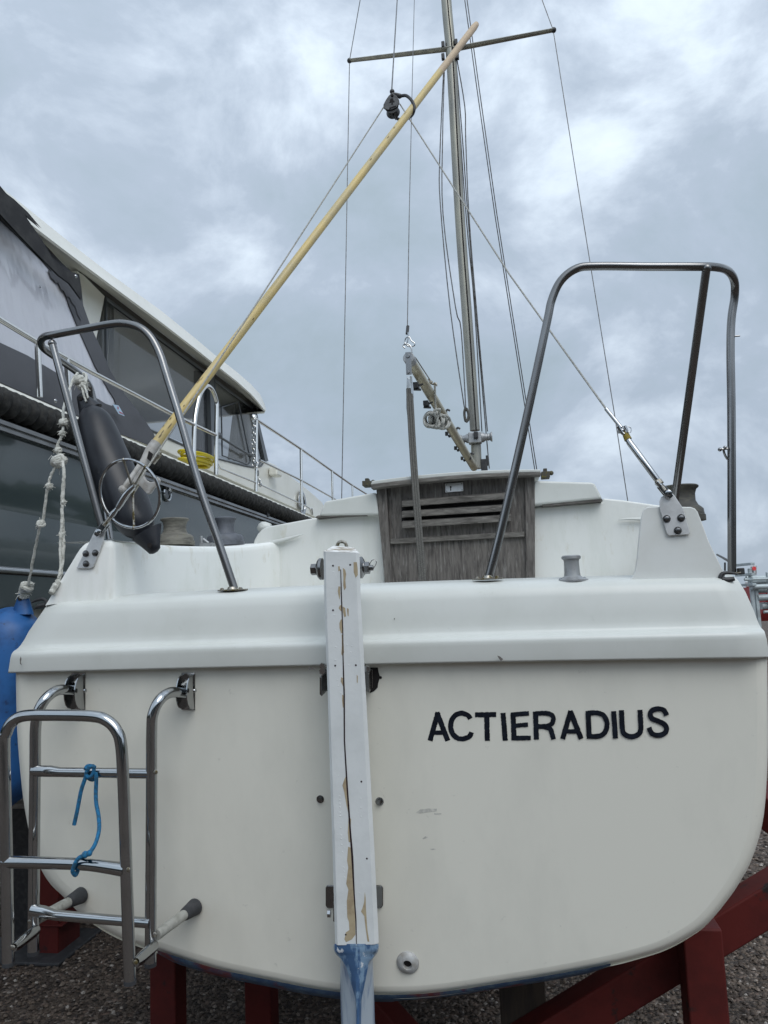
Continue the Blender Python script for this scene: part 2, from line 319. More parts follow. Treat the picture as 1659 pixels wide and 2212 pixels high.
# dense smooth outline
dn = [Vector((a, b, 0)) for a, b in OUT]; dn = [(p.x, p.y) for p in spline(dn, 4)]
rings = []
for k, o_ in ((1.0, -0.028), (0.9965, -0.014), (0.991, -0.006), (0.984, -0.0015), (0.97, 0.0)):
    rings.append([T(*shrink(p, k), o_) for p in dn])
g = MB(); g.loft(rings, closed=False); g.add(rings[-1], [list(range(len(rings[-1])))])
hull_rings = [rings[0]]
edge = rings[0]
abz = [((p - O).dot(V), p.z, (p - O).dot(U)) for p in edge]
cz = ZL
def fsec(s, ka, kz):
    return [O + V * (a * ka + 0.0) + U * (s + sa * 0.3) + Z * (cz + (z - cz) * kz) for a, z, sa in abz]
white = MB(); white.loft([rings[0], fsec(.05, 1.002, 1.0)], closed=False)
g.loft([rings[0]] + [fsec(s, a, b) for s, a, b in ((.08, 1.0, 1.0), (.8, 1.04, 1.05), (1.8, 1.10, 1.12), (2.8, 1.12, 1.14), (3.8, 1.02, 1.10), (4.8, .80, 1.0), (5.6, .52, .85), (6.3, .22, .68), (6.7, .02, .5))], closed=False)
hull = g.build('hull', HULLM, boat, ang=60)
# antifouling lip along the bottom edge
g = MB()
bot = [p for p in dn if p[1] > 2048 and 335 < p[0] < 1325]
def lipw(p): return (13 if p[0] < 850 else 9.5) * min(1, (p[0] - 320) / 60, (1335 - p[0]) / 60) + 1
rws = []
for k, (dy, of) in enumerate(((-1.0, 0.0015), (0.5, -.004), (0.75, -.02), (1.0, -.05), (0.9, -.12))):
    rws.append([T(p[0], p[1] + (lipw(p) * dy if dy > 0 else -1.5), of) for p in bot])
g.grid(rws)
g.loft([rws[-1], [p + U * .7 - Z * .02 for p in rws[-1]]], closed=False)
g.build('antifouling_edge', ANTI, boat)
# keel
g = MB()
kb = O + U * 2.9
g.loft([[kb + U * (u * L_) + V * (v_ * w_) + Z * z_ for u, v_ in ((-.5, 0), (-.2, 1), (.2, 1), (.5, 0), (.2, -1), (-.2, -1))] for L_, w_, z_ in ((1.3, .09, .85), (1.1, .07, .5), (.9, .10, .22), (.85, .10, .13))])
g.build('keel', ANTI, boat)
# stern deck moulding
rows_def = [((24, 1447), (1654, 1422), .03, 0), ((20, 1453), (1661, 1422), .0, 0), ((17.5, 1454), (1662, 1421), -.030, 0), ((17.6, 1452.6), (1662, 1419.6), -.0355, 0), ((18.2, 1450), (1661.8, 1417), -.0362, 0), ((22, 1424), (1656.5, 1381), -.0395, 0), ((23.8, 1417), (1654, 1373.5), -.0398, 0), ((25, 1413), (1653, 1369), -.0385, 0), ((28, 1408.5), (1651.5, 1364.5), -.035, 0), ((31, 1405.5), (1649.5, 1361.5), -.028, 0),
            ((34.5, 1403.5), (1647.5, 1359.5), -.0135, 0), ((39, 1400), (1644, 1356), -.002, 0), ((45, 1393), (1640, 1349), .0015, 0), ((53, 1381), (1635, 1337), .004, -.5), ((62, 1364), (1629, 1320), .0065, -1), ((85, 1331), (1610, 1278), .013, -4), ((96, 1315), (1600, 1262), .021, -7), ((101, 1308), (1594, 1253), .032, -8),
            ((105, 1303), (1589, 1248), .050, -8), ((110, 1299), (1583, 1244), .075, -8), ((125, 1293), (1572, 1239), .16, -8), ((190, 1302), (1530, 1262), .24, -2)]
NC = 48
g = MB(); rws = []
for (a, b, s_, arch) in rows_def:
    r_ = []
    for i in range(NC + 1):
        t = i / NC; x = a[0] + (b[0] - a[0]) * t; y = a[1] + (b[1] - a[1]) * t + arch * 4 * t * (1 - t) - (3.0 * 4 * t * (1 - t) if s_ < .01 else 0)
        ee = max(0, 1 - min(t, 1 - t) / 0.012)          # ends turn forward
        r_.append(S(x, y, s_ + .035 * ee * ee))
    rws.append(r_)
g.grid(rws)
# port and starboard ends run forward along the topsides
for c_, sgn in ((0, -1), (NC, 1)):
    e0 = [r[c_] for r in rws[1:-1]]
    def adv(s, da): return [p + U * s + V * (sgn * da) for p in e0]
    g.grid([e0, adv(.03, .006), adv(.10, .018), adv(.4, .045), adv(1.5, .08), adv(3.0, .07), adv(4.2, -.15)])
deck = g.build('stern_deck', GEL, boat, ang=62)
g = MB()                                             # cockpit sole and aft cockpit wall
zf = ZL - .25
g.box(O + U * 1.0 + Z * zf, V * .8, U * .75, Z * .015)
g.build('cockpit_floor', GELD, boat)
zb = S(830, 1272, .3).z - .035  # seats hidden from view, added to bounce light onto the coaming
for sg in (-1, 1):
    g = MB(); c = O + V * (sg * .62 + .02) + U * .93; g.box(Vector((c.x, c.y, (zb + zf) / 2)), V * .27, U * .66, Z * (zb - zf) / 2); g.build('cockpit_seat', GELD, boat, bevel=.015)
# port coaming: aft face, corner, inner wall
cols = [((172, 1189), (98, 1308), .052, U), ((176, 1179), (104, 1307), .05, U), ((183, 1171), (116, 1305), .05, U), ((193, 1167), (135, 1304), .05, U), ((215, 1166), (180, 1302), .05, U), ((236, 1166), (225, 1299), .05, U), ((245, 1166.5), (242, 1298), .055, U - V), ((252, 1167), (252, 1297), .075, -V), ((259, 1167.5), (262, 1296), .11, -V),
        ((275, 1168), (280, 1294), .18, -V), ((303, 1169), (308, 1292), .28, -V), ((330, 1172), (332, 1290), .36, -V), ((352, 1176), (352, 1290), .45, -V), ((400, 1178.5), (400, 1290), .62, -V), ((440, 1179.5), (440, 1288), .8, -V), ((490, 1180), (490, 1286), 1.08, -V), ((531, 1178.5), (531, 1284), 1.32, -V), ((565, 1174), (566, 1282), 1.5, -V), ((610, 1167), (610, 1282), 1.64, -V + U)]
g = MB(); R_ = [[], [], [], [], [], [], []]
for (tx, ty), (bx, by), s_, dr in cols:
    dr = dr.normalized(); b = S(bx, by, s_); t = S(tx, ty, s_)
    R_[0].append(b); R_[1].append(b.lerp(t, .5)); R_[2].append(b.lerp(t, .86)); tp = b.lerp(t, .95); R_[3].append(tp + dr * .003)
    R_[4].append(b.lerp(t, .985) + dr * .012); R_[5].append(t + dr * .028); R_[6].append(t + dr * .22 + Z * .004)
g.grid(R_)
# its outboard side falling to the side deck
e0 = [R_[k][0] for k in range(6)]
g.grid([e0, [p + U * .02 - V * .004 for p in e0], [p + U * .3 - V * .01 for p in e0], [p + U * 1.6 - V * .03 for p in e0]])
g.build('port_coaming', COAM, boat, ang=85, label='left cockpit coaming, streaked and chalky inside')
# starboard coaming block
poly = [(1340, 1262), (1356, 1255), (1366, 1246), (1372, 1232), (1376, 1205), (1380, 1161), (1385, 1118), (1389, 1103), (1394, 1097), (1402, 1094.5), (1440, 1094), (1492, 1095), (1501, 1098), (1507, 1105), (1515, 1125), (1531, 1169), (1549, 1206), (1566, 1240), (1566, 1262)]
g = MB()
ring = [S(x, y, .055) for x, y in poly]; cm = sum(ring, Vector()) / len(ring)
def ins(k, s, dv=0): return [cm + (p - cm) * k + U * s + V * dv for p in ring]
g.loft([ins(1.0, 0), ins(1.0, .06, .008), ins(.93, .5, .10), ins(.75, 1.4, .20)])
g.build('starboard_coaming', mat('gelcoat_block', (0.65, 0.665, 0.645), 0.4, c2=(0.60, 0.61, 0.58), sc1=5, bump=0.05, bsc=5), boat, bevel=.022, seg=5, ang=50, label='right cockpit coaming block')
CHIP = mat('chipped_gelcoat', (.13, .12, .11), .8)
for q in ([(45, 1418), (46.5, 1424), (45, 1430), (47, 1437), (43.5, 1434), (43, 1424)], [(1074, 1416), (1080, 1418), (1087, 1424), (1082, 1428), (1078, 1423)], [(851, 1336), (853, 1335), (853, 1338), (851, 1338)], [(665, 1443), (672, 1440), (680, 1446), (668, 1447)]):
    g = MB(); g.prism([S(x, y, -.0445 if y > 1400 else .004) for x, y in q], -U * .0006); g.build('gelcoat_chip', CHIP, deck, smooth=False)
# cabin bulkhead
g = MB()
g.prism([S(x, y, 1.62) for x, y in ((500, 1300), (546, 1180), (549, 1166), (557, 1152), (566, 1143), (575, 1138), (684, 1117.5), (690, 1120), (832, 1106), (832, 1300))], U * 1.6)
g.prism([S(x, y, 1.62) for x, y in ((1152, 1300), (1152, 1096), (1300, 1084), (1304, 1076), (1345, 1080), (1422, 1091), (1484, 1099), (1496, 1300))], U * 1.6)
g.build('cabin_bulkhead', GELD, boat, bevel=.012)
g = MB()
g.tube([S(*p, 1.6) for p in ((548, 1178), (590, 1172), (625, 1163), (655, 1154))], [.006, .012, .009, .002], n=10, sm=4)
g.build('moulded_ridge', GEL, boat); g = MB()
g.tube([S(*p, 1.6) for p in ((1335, 1123), (1360, 1121), (1400, 1122))], [.002, .006, .009], n=10, sm=4)
g.build('moulded_ridge', GEL, boat); g = MB()
g.tube([S(560, 1146, 1.75), S(570, 1140, 1.75), S(585, 1139, 1.75)], [.02, .035, .02], n=10, sm=3)
g.build('moulded_ridge', GEL, boat)
g = MB()
g.prism([S(x, y, 1.56) for x, y in ((689, 1114), (700, 1086), (704, 1082), (812, 1063), (822, 1112))], U * 1.7)
g.build('cabin_top', GEL, boat, bevel=.012); g = MB()
g.prism([S(x, y, 1.56) for x, y in ((1146, 1092), (1154, 1038), (1280, 1041.5), (1286, 1046), (1302, 1077))], U * 1.7)
g.build('cabin_top', GEL, boat, bevel=.012)
for q in (((680, 1118), (686, 1113.5), (812, 1107), (812, 1112)), ((1172, 1094), (1172, 1089), (1301, 1077), (1302, 1082))):
    g = MB(); g.prism([S(x, y, 1.57) for x, y in q], U * .3); g.build('seam_batten', TEAKH, boat, label='dark teak strip under the cabin top edge')
# companionway
g = MB()
g.prism([S(x, y, 1.58) for x, y in ((836, 1048), (1140, 1026), (1140, 1290), (850, 1290))], U * .03)
door = g.build('companionway_door', TEAK, boat, bevel=.002, label='weathered grey teak door boards of the cabin entrance')
for q in (((812, 1050), (834, 1048), (849, 1290), (834, 1290)), ((1134, 1028), (1155, 1024), (1156, 1290), (1137, 1290))):
    g = MB(); g.prism([S(x, y, 1.555) for x, y in q], U * .05); g.build('door_jamb', TEAK, boat, bevel=.004)
for q in (((868, 1083), (1098, 1065), (1099, 1077), (868, 1095)), ((868, 1105.5), (1102, 1091), (1102, 1103), (868, 1118)), ((868, 1127.5), (1104, 1113), (1104, 1125.5), (868, 1141))):
    g = MB(); f_ = [S(x, y, 1.535) for x, y in q]; b_ = [p + U * .04 + Z * (.012 if i < 2 else .004) for i, p in enumerate(f_)]
    g.loft([f_, b_]); g.build('louvre_slat', TEAKH, door, bevel=.002)
for q in (((868, 1096), (1098, 1080), (1100, 1090), (868, 1105)), ((868, 1119), (1100, 1104), (1102, 1112), (868, 1127))):
    g = MB(); g.prism([S(x, y, 1.577) for x, y in q], -U * .0015); g.build('louvre_gap_shade', RECESS_DARK, door, smooth=False)  # flat dark strips, the shade between the slats put into colour
g = MB(); g.prism([S(x, y, 1.56) for x, y in ((843, 1164), (1133, 1148), (1133, 1159), (843, 1175))], U * .022); g.build('cross_batten', TEAKH, door, bevel=.002)
g = MB(); g.prism([S(x, y, 1.572) for x, y in ((961, 1044.5), (1000, 1041.5), (1001, 1061), (962, 1064))], U * .01); lp = g.build('lock_plate', STEELP, door, bevel=.002)
g = MB(); k0 = S(973.5, 1052, 1.5715); k1 = S(973.5, 1056, 1.5715)
g.lathe(k0, -U, [(0, pr(k0, 2)), (.001, pr(k0, 2))], 12); g.box(k1, V * pr(k1, 1), U * .0006, Z * pr(k1, 4)); g.build('keyhole', RECESS_DARK, door)
for q in ((964.5, 1047.5), (997, 1045), (998, 1058), (965, 1061)): g = MB(); g.lathe(S(*q, 1.5715), -U, [(0, .0022), (.0012, .0018)], 10); g.build('screw', RECESS_DARK, door)
# sliding hatch
def arc(x0, y0, x1, y1, h, n=14): return [(x0 + (x1 - x0) * i / n, y0 + (y1 - y0) * i / n - h * 4 * (i / n) * (1 - i / n)) for i in range(n + 1)]
g = MB(); tp = arc(803, 1039, 1168, 1014, 7); bt = arc(801, 1047, 1168, 1020, 6)
g.prism([S(x, y, 1.52) for x, y in tp + bt[::-1]], U * 1.0); g.build('sliding_hatch', GEL, boat, bevel=.004)
g = MB(); tp = arc(800, 1046, 1169, 1020, 6); bt = arc(802, 1056, 1168, 1027, 6)
g.prism([S(x, y, 1.50) for x, y in tp + bt[::-1]], U * .06); g.build('hatch_rail', TEAKH, boat, bevel=.004)
for q, h_ in (((794, 1046), 11), ((1178, 1027), 13)):
    g = MB(); p = S(*q, 1.7); g.box(p, V * pr(p, 9), U * .04, Z * pr(p, h_ * .5)); g.box(p + Z * pr(p, h_ * .7), V * pr(p, 4), U * .02, Z * pr(p, h_ * .4)); g.ball(p + V * .03 + Z * .01, .012, 6)
    g.build('hatch_slide_stop', mat('mossy_bronze', (.06, .055, .04), .8, c2=(.14, .12, .02), sc1=40, lo=.55, hi=.65), boat, bevel=.003)
# winches
def winch(cxp, yb, yt, rb, rt_, s_, m_, nm='winch', lab=None):
    b = S(cxp, yb, s_); h = pr(b, yb - yt); B = pr(b, rb); Tt = pr(b, rt_)
    g = MB(); g.lathe(b, Z, [(-.004, B), (0, B), (h * .12, B), (h * .14, B * .96), (h * .30, B * .93), (h * .36, B * .84), (h * .42, Tt * .92), (h * .55, Tt * .80), (h * .75, Tt * .80), (h * .88, Tt * .88), (h * .93, Tt * 1.0), (h * .97, Tt * 1.02), (h, Tt * .96), (h, Tt * .4), (h * 1.03, Tt * .38), (h * 1.03, .001)], 40)
    w_ = g.build(nm, m_, boat, ang=40)
    if lab: w_['label'] = lab
    return w_
W1 = mat('weathered_winch_drum', (0.20, 0.19, 0.16), 0.7, 0.3, c2=(0.11, 0.105, 0.09), sc1=18, st=(1, 1, 5), c3=(0.15, 0.14, 0.03), sc3=9, lo3=0.6, hi3=0.7, bump=0.3, bsc=50)
W2 = mat('grey_winch_drum', (0.12, 0.13, 0.15), 0.6, 0.2, c2=(0.085, 0.09, 0.10), sc1=20, bump=0.1, bsc=60)
W3 = mat('dark_winch_drum', (0.06, 0.058, 0.052), 0.6, 0.3, c2=(0.11, 0.105, 0.08), sc1=20, st=(1, 1, 4), bump=0.3, bsc=50)
winch(378, 1177, 1120, 42, 30, .86, W1, lab='weathered brown winch on the left coaming')
winch(487, 1178, 1118, 41, 24, 1.45, W2, lab='dark grey winch on the left coaming')
winch(1473, 1124, 1049, 49, 39, .65, W3, lab='weathered winch behind the right coaming')
g = MB(); p = S(448, 1178, 1.2); g.loft([[p + V * a * .03 + U * b * .02 + Z * z for a, b in ((-1, -1), (1, -1), (1, 1), (-1, 1))] for z in (-.01, .01)]); g.tube([p + Z * .01 - V * .028, p + Z * .045 - V * .03], .008); g.tube([p + Z * .01 + V * .005, p + Z * .03 - V * .02], .007)
g.build('cam_cleat', ALUG, boat)
# mooring post on the stern deck
p = S(1237, 1254, .085); u_ = pr(p, 1)
g = MB(); g.lathe(p - Z * .004, Z, [(0, 35 * u_), (4 * u_, 35 * u_), (6 * u_, 31 * u_), (9 * u_, 23 * u_), (13 * u_, 17.5 * u_), (20 * u_, 16.5 * u_), (44 * u_, 16 * u_), (48 * u_, 17 * u_), (50 * u_, 20.5 * u_), (55 * u_, 20.5 * u_), (57 * u_, 18 * u_), (53 * u_, 13 * u_), (44 * u_, 12 * u_)], 40)
po = g.build('mooring_post', ALUG, boat)
for dx in (-25, 24):
    g = MB(); q = p + V * dx * u_ - U * 8 * u_ + Z * 3 * u_; g.lathe(q, Z, [(0, .005), (.003, .0045), (.005, .002)], 12); g.build('screw', STEEL, po)
# pushpit rails
TR = .0127
def pushpit(path, legs, plates, extra=None):
    g = MB(); g.tube([S(*p) for p in path], TR, n=18, sm=5)
    o = g.build('pushpit_rail', STEELB, boat, ang=60)
    for lg in legs:
        g = MB(); a, b = S(*lg[0]), S(*lg[1]); g.tube([a, b], TR * .98, n=18); g.ball(a, TR * 1.12, 8)
        g.build('pushpit_leg', STEELB, o, ang=60)
    for px_, py_, s_ in plates:
        c = S(px_, py_, s_); g = MB(); u_ = pr(c, 1)
        pl = [c + V * (x * u_) + U * (y * .001) for x, y in ((-34, 8), (-30, -14), (-6, -26), (8, -26), (30, -14), (33, 8), (20, 24), (-20, 24))]
        g.prism(pl, Z * .004)
        for x in (-22, 20): g.lathe(c + V * x * u_ - U * .006 + Z * .004, Z, [(0, .0065), (.004, .006), (.006, .003)], 10)
        g.lathe(c + Z * .004, Z, [(0, TR * 1.35), (.004, TR * 1.2), (.008, TR)], 16)
        g.build('base_plate', STAIN, o)
    return o
rr = pushpit([(1055, 1250, .09), (1085, 1132, .09), (1134, 918, .09), (1181, 699, .09), (1192, 648, .09), (1212, 606, .09), (1246, 580, .09), (1290, 575, .09), (1400, 576, .09), (1500, 576, .09), (1545, 577, .12), (1572, 585, .19), (1586, 606, .25), (1587, 640, .28), (1580, 690, .285), (1578, 760, .285), (1580, 900, .285), (1581, 1238, .285)],
             [((1526, 580, .095), (1452, 1120, .42))], [(1054, 1252, .085)])
g = MB(); c = S(1582, 1238, .285); g.box(c, V * .02, U * .02, Z * .002); g.build('base_plate', STAIN, rr, bevel=.001)
g = MB(); c = S(1600, 1234, .28); g.box(c, V * .009, U * .012, Z * .010); g.build('black_fairlead_block', BLACK, boat, bevel=.003)
g = MB(); c = S(1581, 727, .285); g.tube([c, c + V * .024], .0025, n=8); g.build('lifeline_pin', STEELB, rr)
g = MB(); c = S(1572, 968, .285); g.tube([S(1572, 992, .28), S(1567, 985, .275), S(1563, 972, .27), S(1566, 964, .27)], .0035, n=8, sm=3); g.tube([S(1554, 971, .27), S(1572, 969, .27)], .0035, n=8); g.ball(S(1555, 971, .27), .0065, 6); g.ball(S(1566, 967, .27), .006, 6)
g.build('shackle', STEELB, rr)
pushpit([(506, 1272, .09), (470, 1165, .09), (430, 1048, .09), (389, 905, .09), (361, 815, .09), (345, 765, .09), (325, 728, .09), (300, 707, .09), (268, 699, .09), (235, 701, .09), (170, 713, .09), (112, 724, .09), (95, 728, .12), (88, 738, .16), (92, 750, .20), (106, 762, .24), (140, 785, .32), (172, 809, .42), (192, 832, .48), (201, 862, .5), (204, 900, .5), (214, 1000, .48), (238, 1166, .42)],
        [((113, 742, .095), (222, 1145, .12))], [(502, 1276, .085)])
# deck eyes / fairleads
g = MB(); g.tube([S(*p, .07) for p in ((69, 1301), (78, 1297), (90, 1294), (98, 1297), (101, 1304), (96, 1309))], [.0035, .005, .0055, .005, .0055, .006], n=10, sm=4); g.tube([S(*p, .06) for p in ((76, 1314), (86, 1309), (98, 1307))], [.004, .008, .007], n=10, sm=3)
g.build('fairlead', BLACK, boat)
g = MB(); g.tube([S(*p, .05) for p in ((1593, 1240), (1580, 1238), (1567, 1237.5), (1559, 1241), (1557, 1248), (1562, 1252))], [.003, .004, .005, .006, .007, .007], n=12, sm=4); g.tube([S(*p, .04) for p in ((1559, 1251), (1570, 1253), (1586, 1250))], [.007, .008, .006], n=12, sm=4)
g.build('fairlead', BLACK, boat)
g = MB(); g.tube([S(1574, 1212, .285), S(1562, 1205, .6), S(1549, 1198, 1.2)], .004, n=8); g.tube([S(1566, 1215, .5), S(1566, 1233, .5)], .003, n=6); g.build('lifeline', BLACK, boat)
# chainplates
def hexbolt(c, ax, r, par, m_=STEELB, h=.007):
    g = MB(); g.lathe(c, ax, [(0, r * 1.45), (.0018, r * 1.45)], 20); g.lathe(Vector(c) + Vector(ax) * .0018, ax, [(0, r), (h, r), (h + .0006, r * .75)], 6); return g.build('bolt', m_, par, ang=25)
def chain_plate(poly, bolts, s_, pin, fork):
    g = MB(); g.prism([S(x, y, s_) for x, y in poly], -U * .004); o = g.build('chainplate', STEELP, boat, bevel=.0012)
    for b in bolts: hexbolt(S(*b, s_ - .004), -U, .0075, o)
    g = MB(); a, b = S(*fork[0], s_ - .01), S(*fork[1], s_ - .01); d = (b - a).normalized(); sd_ = d.cross(U).normalized(); wv = pr(a, fork[2])
    for so_ in (-.002, .014):
        pts = [a - d * wv * 1.3 + sd_ * wv * .55, a - d * wv * 1.3 - sd_ * wv * .55, a - sd_ * wv, b - sd_ * wv * .75, b + sd_ * wv * .75, a + sd_ * wv]
        g.prism([p + U * so_ for p in pts], -U * .004)
    g.tube([b - d * .004, b + d * .012], wv * .8, n=12)
    g.build('toggle', STEEL, o, bevel=.001)
    g = MB(); q = S(*pin, s_ - .018); g.lathe(q, -U, [(0, .0095), (.003, .009), (.004, .006)], 20); g.build('clevis_pin', STEEL, o)
    return o
chain_plate([(1425, 1100), (1424, 1082), (1428, 1073), (1452, 1066), (1458, 1073), (1475, 1098), (1490, 1151), (1487, 1155), (1444, 1157), (1440, 1153)], [(1440, 1121), (1471, 1119), (1464, 1146)], .050, (1444, 1065), ((1443, 1067), (1425, 1048), 8))
chain_plate([(166, 1228), (197, 1228), (203, 1224), (224, 1171), (230, 1138), (222, 1134), (207, 1145)], [(185.5, 1196), (206, 1194.5), (186, 1218)], .046, (212, 1149), ((214, 1149), (229, 1131), 8))
# split backstay with turnbuckles
def wire(pts, r, name='wire', par=None, m_=WIRE, n=8):
    g = MB(); g.tube([S(*p) for p in pts], r, n=n); return g.build(name, m_, par or boat, ang=80)
bs = wire([(846, 198, 1.2), (858, 0, 2.0), (868, -150, 3.1)], .0035, 'backstay')
wire([(864, 225, 1.19), (1100, 592, .62), (1311, 886, .12)], .0032, 'wire', bs, STRAP if False else ROPEG)
wire([(829, 231, 1.19), (550, 662, .45), (291, 1052, .02)], .0032, 'wire', bs, ROPEG)
g = MB(); g.tube([S(1309, 883, .11), S(1342, 924, .09)], .006, n=12); g.build('swage', STEEL, bs)
g = MB(); g.tube([S(*p, .075) for p in ((1335, 921), (1343, 934), (1350, 938), (1354, 932), (1349, 920))], .005, n=10, sm=4)
g.lathe(S(1335, 931, .085), V, [(0, .008), (.02, .008)], 14); g.tube([S(*p, .07) for p in ((1356, 921), (1363, 925), (1362, 934), (1356, 933))], .0012, n=6, sm=4)
g.build('fork', STEEL, bs)
g = MB(); g.tube([S(1350, 935, .08), S(1357, 950, .075)], [.009, .011], n=12); g.build('tape_wrap', mat('mustard_tape', (0.24, 0.18, 0.02), 0.8, c2=(0.1, 0.08, 0.02), sc1=90), bs)
g = MB(); g.tube([S(1356, 948, .075), S(1360, 956, .073), S(1418, 1034, .045), S(1421, 1039, .044)], [.008, .0095, .0095, .008], n=14); g.build('turnbuckle', STEEL, bs)
g = MB(); g.tube([S(1421, 1038, .044), S(1427, 1046, .04)], .0105, n=6); g.tube([S(1426, 1045, .04), S(1437, 1060, .035)], .0055, n=10); g.build('threaded_stud', STAIN, bs)
# port turnbuckle and hand wheel
g = MB(); g.tube([S(224, 1135, .03), S(243, 1113, .03)], .0062, n=10); g.build('threaded_stud', STAIN, bs)
g = MB(); g.tube([S(240, 1117, .03), S(246, 1108, .03), S(252, 1100, .03), S(256, 1096, .03), S(272, 1069, .025), S(290, 1050, .02)], [.009, .010, .0075, .0105, .0115, .007], n=14, sm=3); g.build('turnbuckle', STEEL, bs)
g = MB(); hc = S(280, 1067, .0); hn = (U * .95 + V * .15 + Z * .28).normalized(); ax = hn.orthogonal().normalized(); ay = hn.cross(ax); R0 = pr(hc, 74.5)
ringp = [hc + (ax * math.cos(t) + ay * math.sin(t)) * R0 for t in [2 * math.pi * i / 64 for i in range(64)]]
g.tube(ringp, .0048, n=10, closed=True); hw = g.build('hand_wheel', STEEL, bs)
hub = S(287, 1056, .04)
for q in ((280, 992), (322, 1013), (276, 1143)):
    e_ = S(q[0], q[1], .0); dq = (e_ - hc); dq -= hn * dq.dot(hn); e_ = hc + dq.normalized() * R0; g = MB(); g.tube([hub, e_], .0035, n=10); g.ball(e_, .006, 6); g.build('spoke', STAIN, hw)
g = MB(); g.lathe(hub - (S(300, 1035, .04) - hub).normalized() * .02, S(300, 1035, .04) - hub, [(0, .012), (.04, .012)], 14); g.build('hub', STAIN, hw)
# backstay block
bc = S(845, 222, 1.2)
g = MB(); cp = [(846, 200), (856, 206), (862, 215), (863, 222), (857, 231), (847, 236), (836, 237), (829, 233), (828, 226), (833, 216), (839, 207)]
g.prism([S(x, y, 1.165) for x, y in cp], U * .005)
bk = g.build('pulley_block', mat('black_pulley', (0.05, 0.05, 0.052), 0.45, c2=(0.1, 0.1, 0.1), sc1=80), boat, bevel=.002)
g = MB(); g.prism([S(x, y + 1.5, 1.225) for x, y in cp], U * .005); g.build('cheek_plate', BLACK, bk, bevel=.002)
g = MB(); q = S(846, 230, 1.172); g.lathe(q, U, [(0, pr(q, 15)), (.01, pr(q, 13)), (.02, pr(q, 11)), (.035, pr(q, 13)), (.048, pr(q, 15))], 28); g.build('sheave', BLACK, bk)
g = MB(); g.prism([S(x, y, 1.1645) for x, y in ((843, 214), (848, 212), (852, 220), (841, 222))], -U * .0012); g.prism([S(x, y, 1.1645) for x, y in ((841, 233), (855, 228), (856, 230), (842, 235))], -U * .0012); g.lathe(S(847, 224, 1.1645), -U, [(0, .004), (.0015, .004)], 12)
g.lathe(S(847, 206, 1.163), -U, [(0, .007), (.003, .005)], 12); g.build('cheek_cutout', RECESS_DARK, bk)
g = MB(); g.ball(S(847, 198, 1.2), .012, 8); g.tube([S(848, 205, 1.2), S(856, 205, 1.2), S(864, 208, 1.2), S(868, 207, 1.2)], [.012, .010, .012, .008], n=10)
g.tube([S(*p) for p in ((868, 207, 1.18), (878, 207, 1.16), (889, 217, 1.14), (895, 232, 1.13), (891, 247, 1.14), (882, 255, 1.2), (870, 259, 1.28), (858, 256, 1.3), (849, 246, 1.26), (846, 236, 1.22))], .0075, n=12, sm=5)
g.tube([S(847, 238, 1.2), S(850, 250, 1.2), S(855, 259, 1.2)], [.008, .006, .002], n=8)
g.build('black_bail_ring', BLACK, bk)
# mast
MS = 4.9
def mwid(p, n): return pr(S(*p, MS), n)
g = MB(); mp_ = [(943, -300, 10.5), (964, 0, 11.0), (975, 133, 11), (993, 464, 10.8), (1010, 700, 11.2), (1026, 930, 10.8)]
pts = [S(x, y, MS) for x, y, _ in mp_]; g.tube(pts, [pr(p, r) for p, (_, _, r) in zip(pts, mp_)], n=28, sm=6)
g.tube([S(1027, 938, MS), S(1030, 1012, MS)], [pr(S(1027, 938, MS), 11)] * 2, n=24)
mast = g.build('mast', ALU, boat, ang=60)
g = MB(); g.tube([S(x + dx, y, MS - .056) for x, y, dx in ((946, -300, 1), (966, 0, 1), (978, 133, 1), (996, 464, 1), (1012, 700, 2), (1028, 930, 1))], .006, n=6, sm=6); g.build('sail_track', RECESS_DARK, mast)
for q0, q1, s1 in (((975, 105), (755, 131), MS + .1), ((976, 107), (1196, 65), MS - .1)):
    g = MB(); a, b = S(*q0, MS - .02), S(*q1, s1); g.tube([a, b], [.034, .026], n=14, flat=.6); sp = g.build('spreader', ALU, mast)
    g = MB(); g.ball(b, .026, 8); g.build('spreader_tip', BLACK, sp)
g = MB()
for q in ((957, 97), (985, 92), (957, 123), (988, 122)): c = S(*q, MS - .03); g = MB(); g.box(c, V * .016, U * .02, Z * .03); g.build('spreader_bracket', BLACK, mast, bevel=.006)
g = MB(); c = S(1026, 947, MS - .04); g.box(c, V * pr(c, 14), U * .05, Z * pr(c, 12)); wb = g.build('winch_pad', ALUG, mast, bevel=.01)
g = MB(); c = S(1040, 945, MS - .04); g.lathe(c, V, [(0, .048), (.02, .046), (.035, .034), (.055, .03), (.06, .036), (.075, .03), (.09, .045), (.10, .045)], 24); g.build('mast_winch', ALUG, mast)
g = MB(); c = S(1013, 947, MS - .04); g.lathe(c, -V, [(0, .045), (.02, .043), (.035, .032), (.06, .03), (.075, .04), (.08, .04)], 24); g.build('mast_winch', ALUG, mast)
g = MB(); c = S(1028, 940, MS - .1); g.box(c, V * .02, U * .02, Z * .03); g.build('mast_cleat', BLACK, mast, bevel=.006)
g = MB(); g.box(S(1046, 1006, MS), V * .03, U * .03, Z * .06); g.box(S(1052, 995, MS), V * .01, U * .01, Z * .05); g.build('deck_organiser', BLACK, boat, bevel=.006)
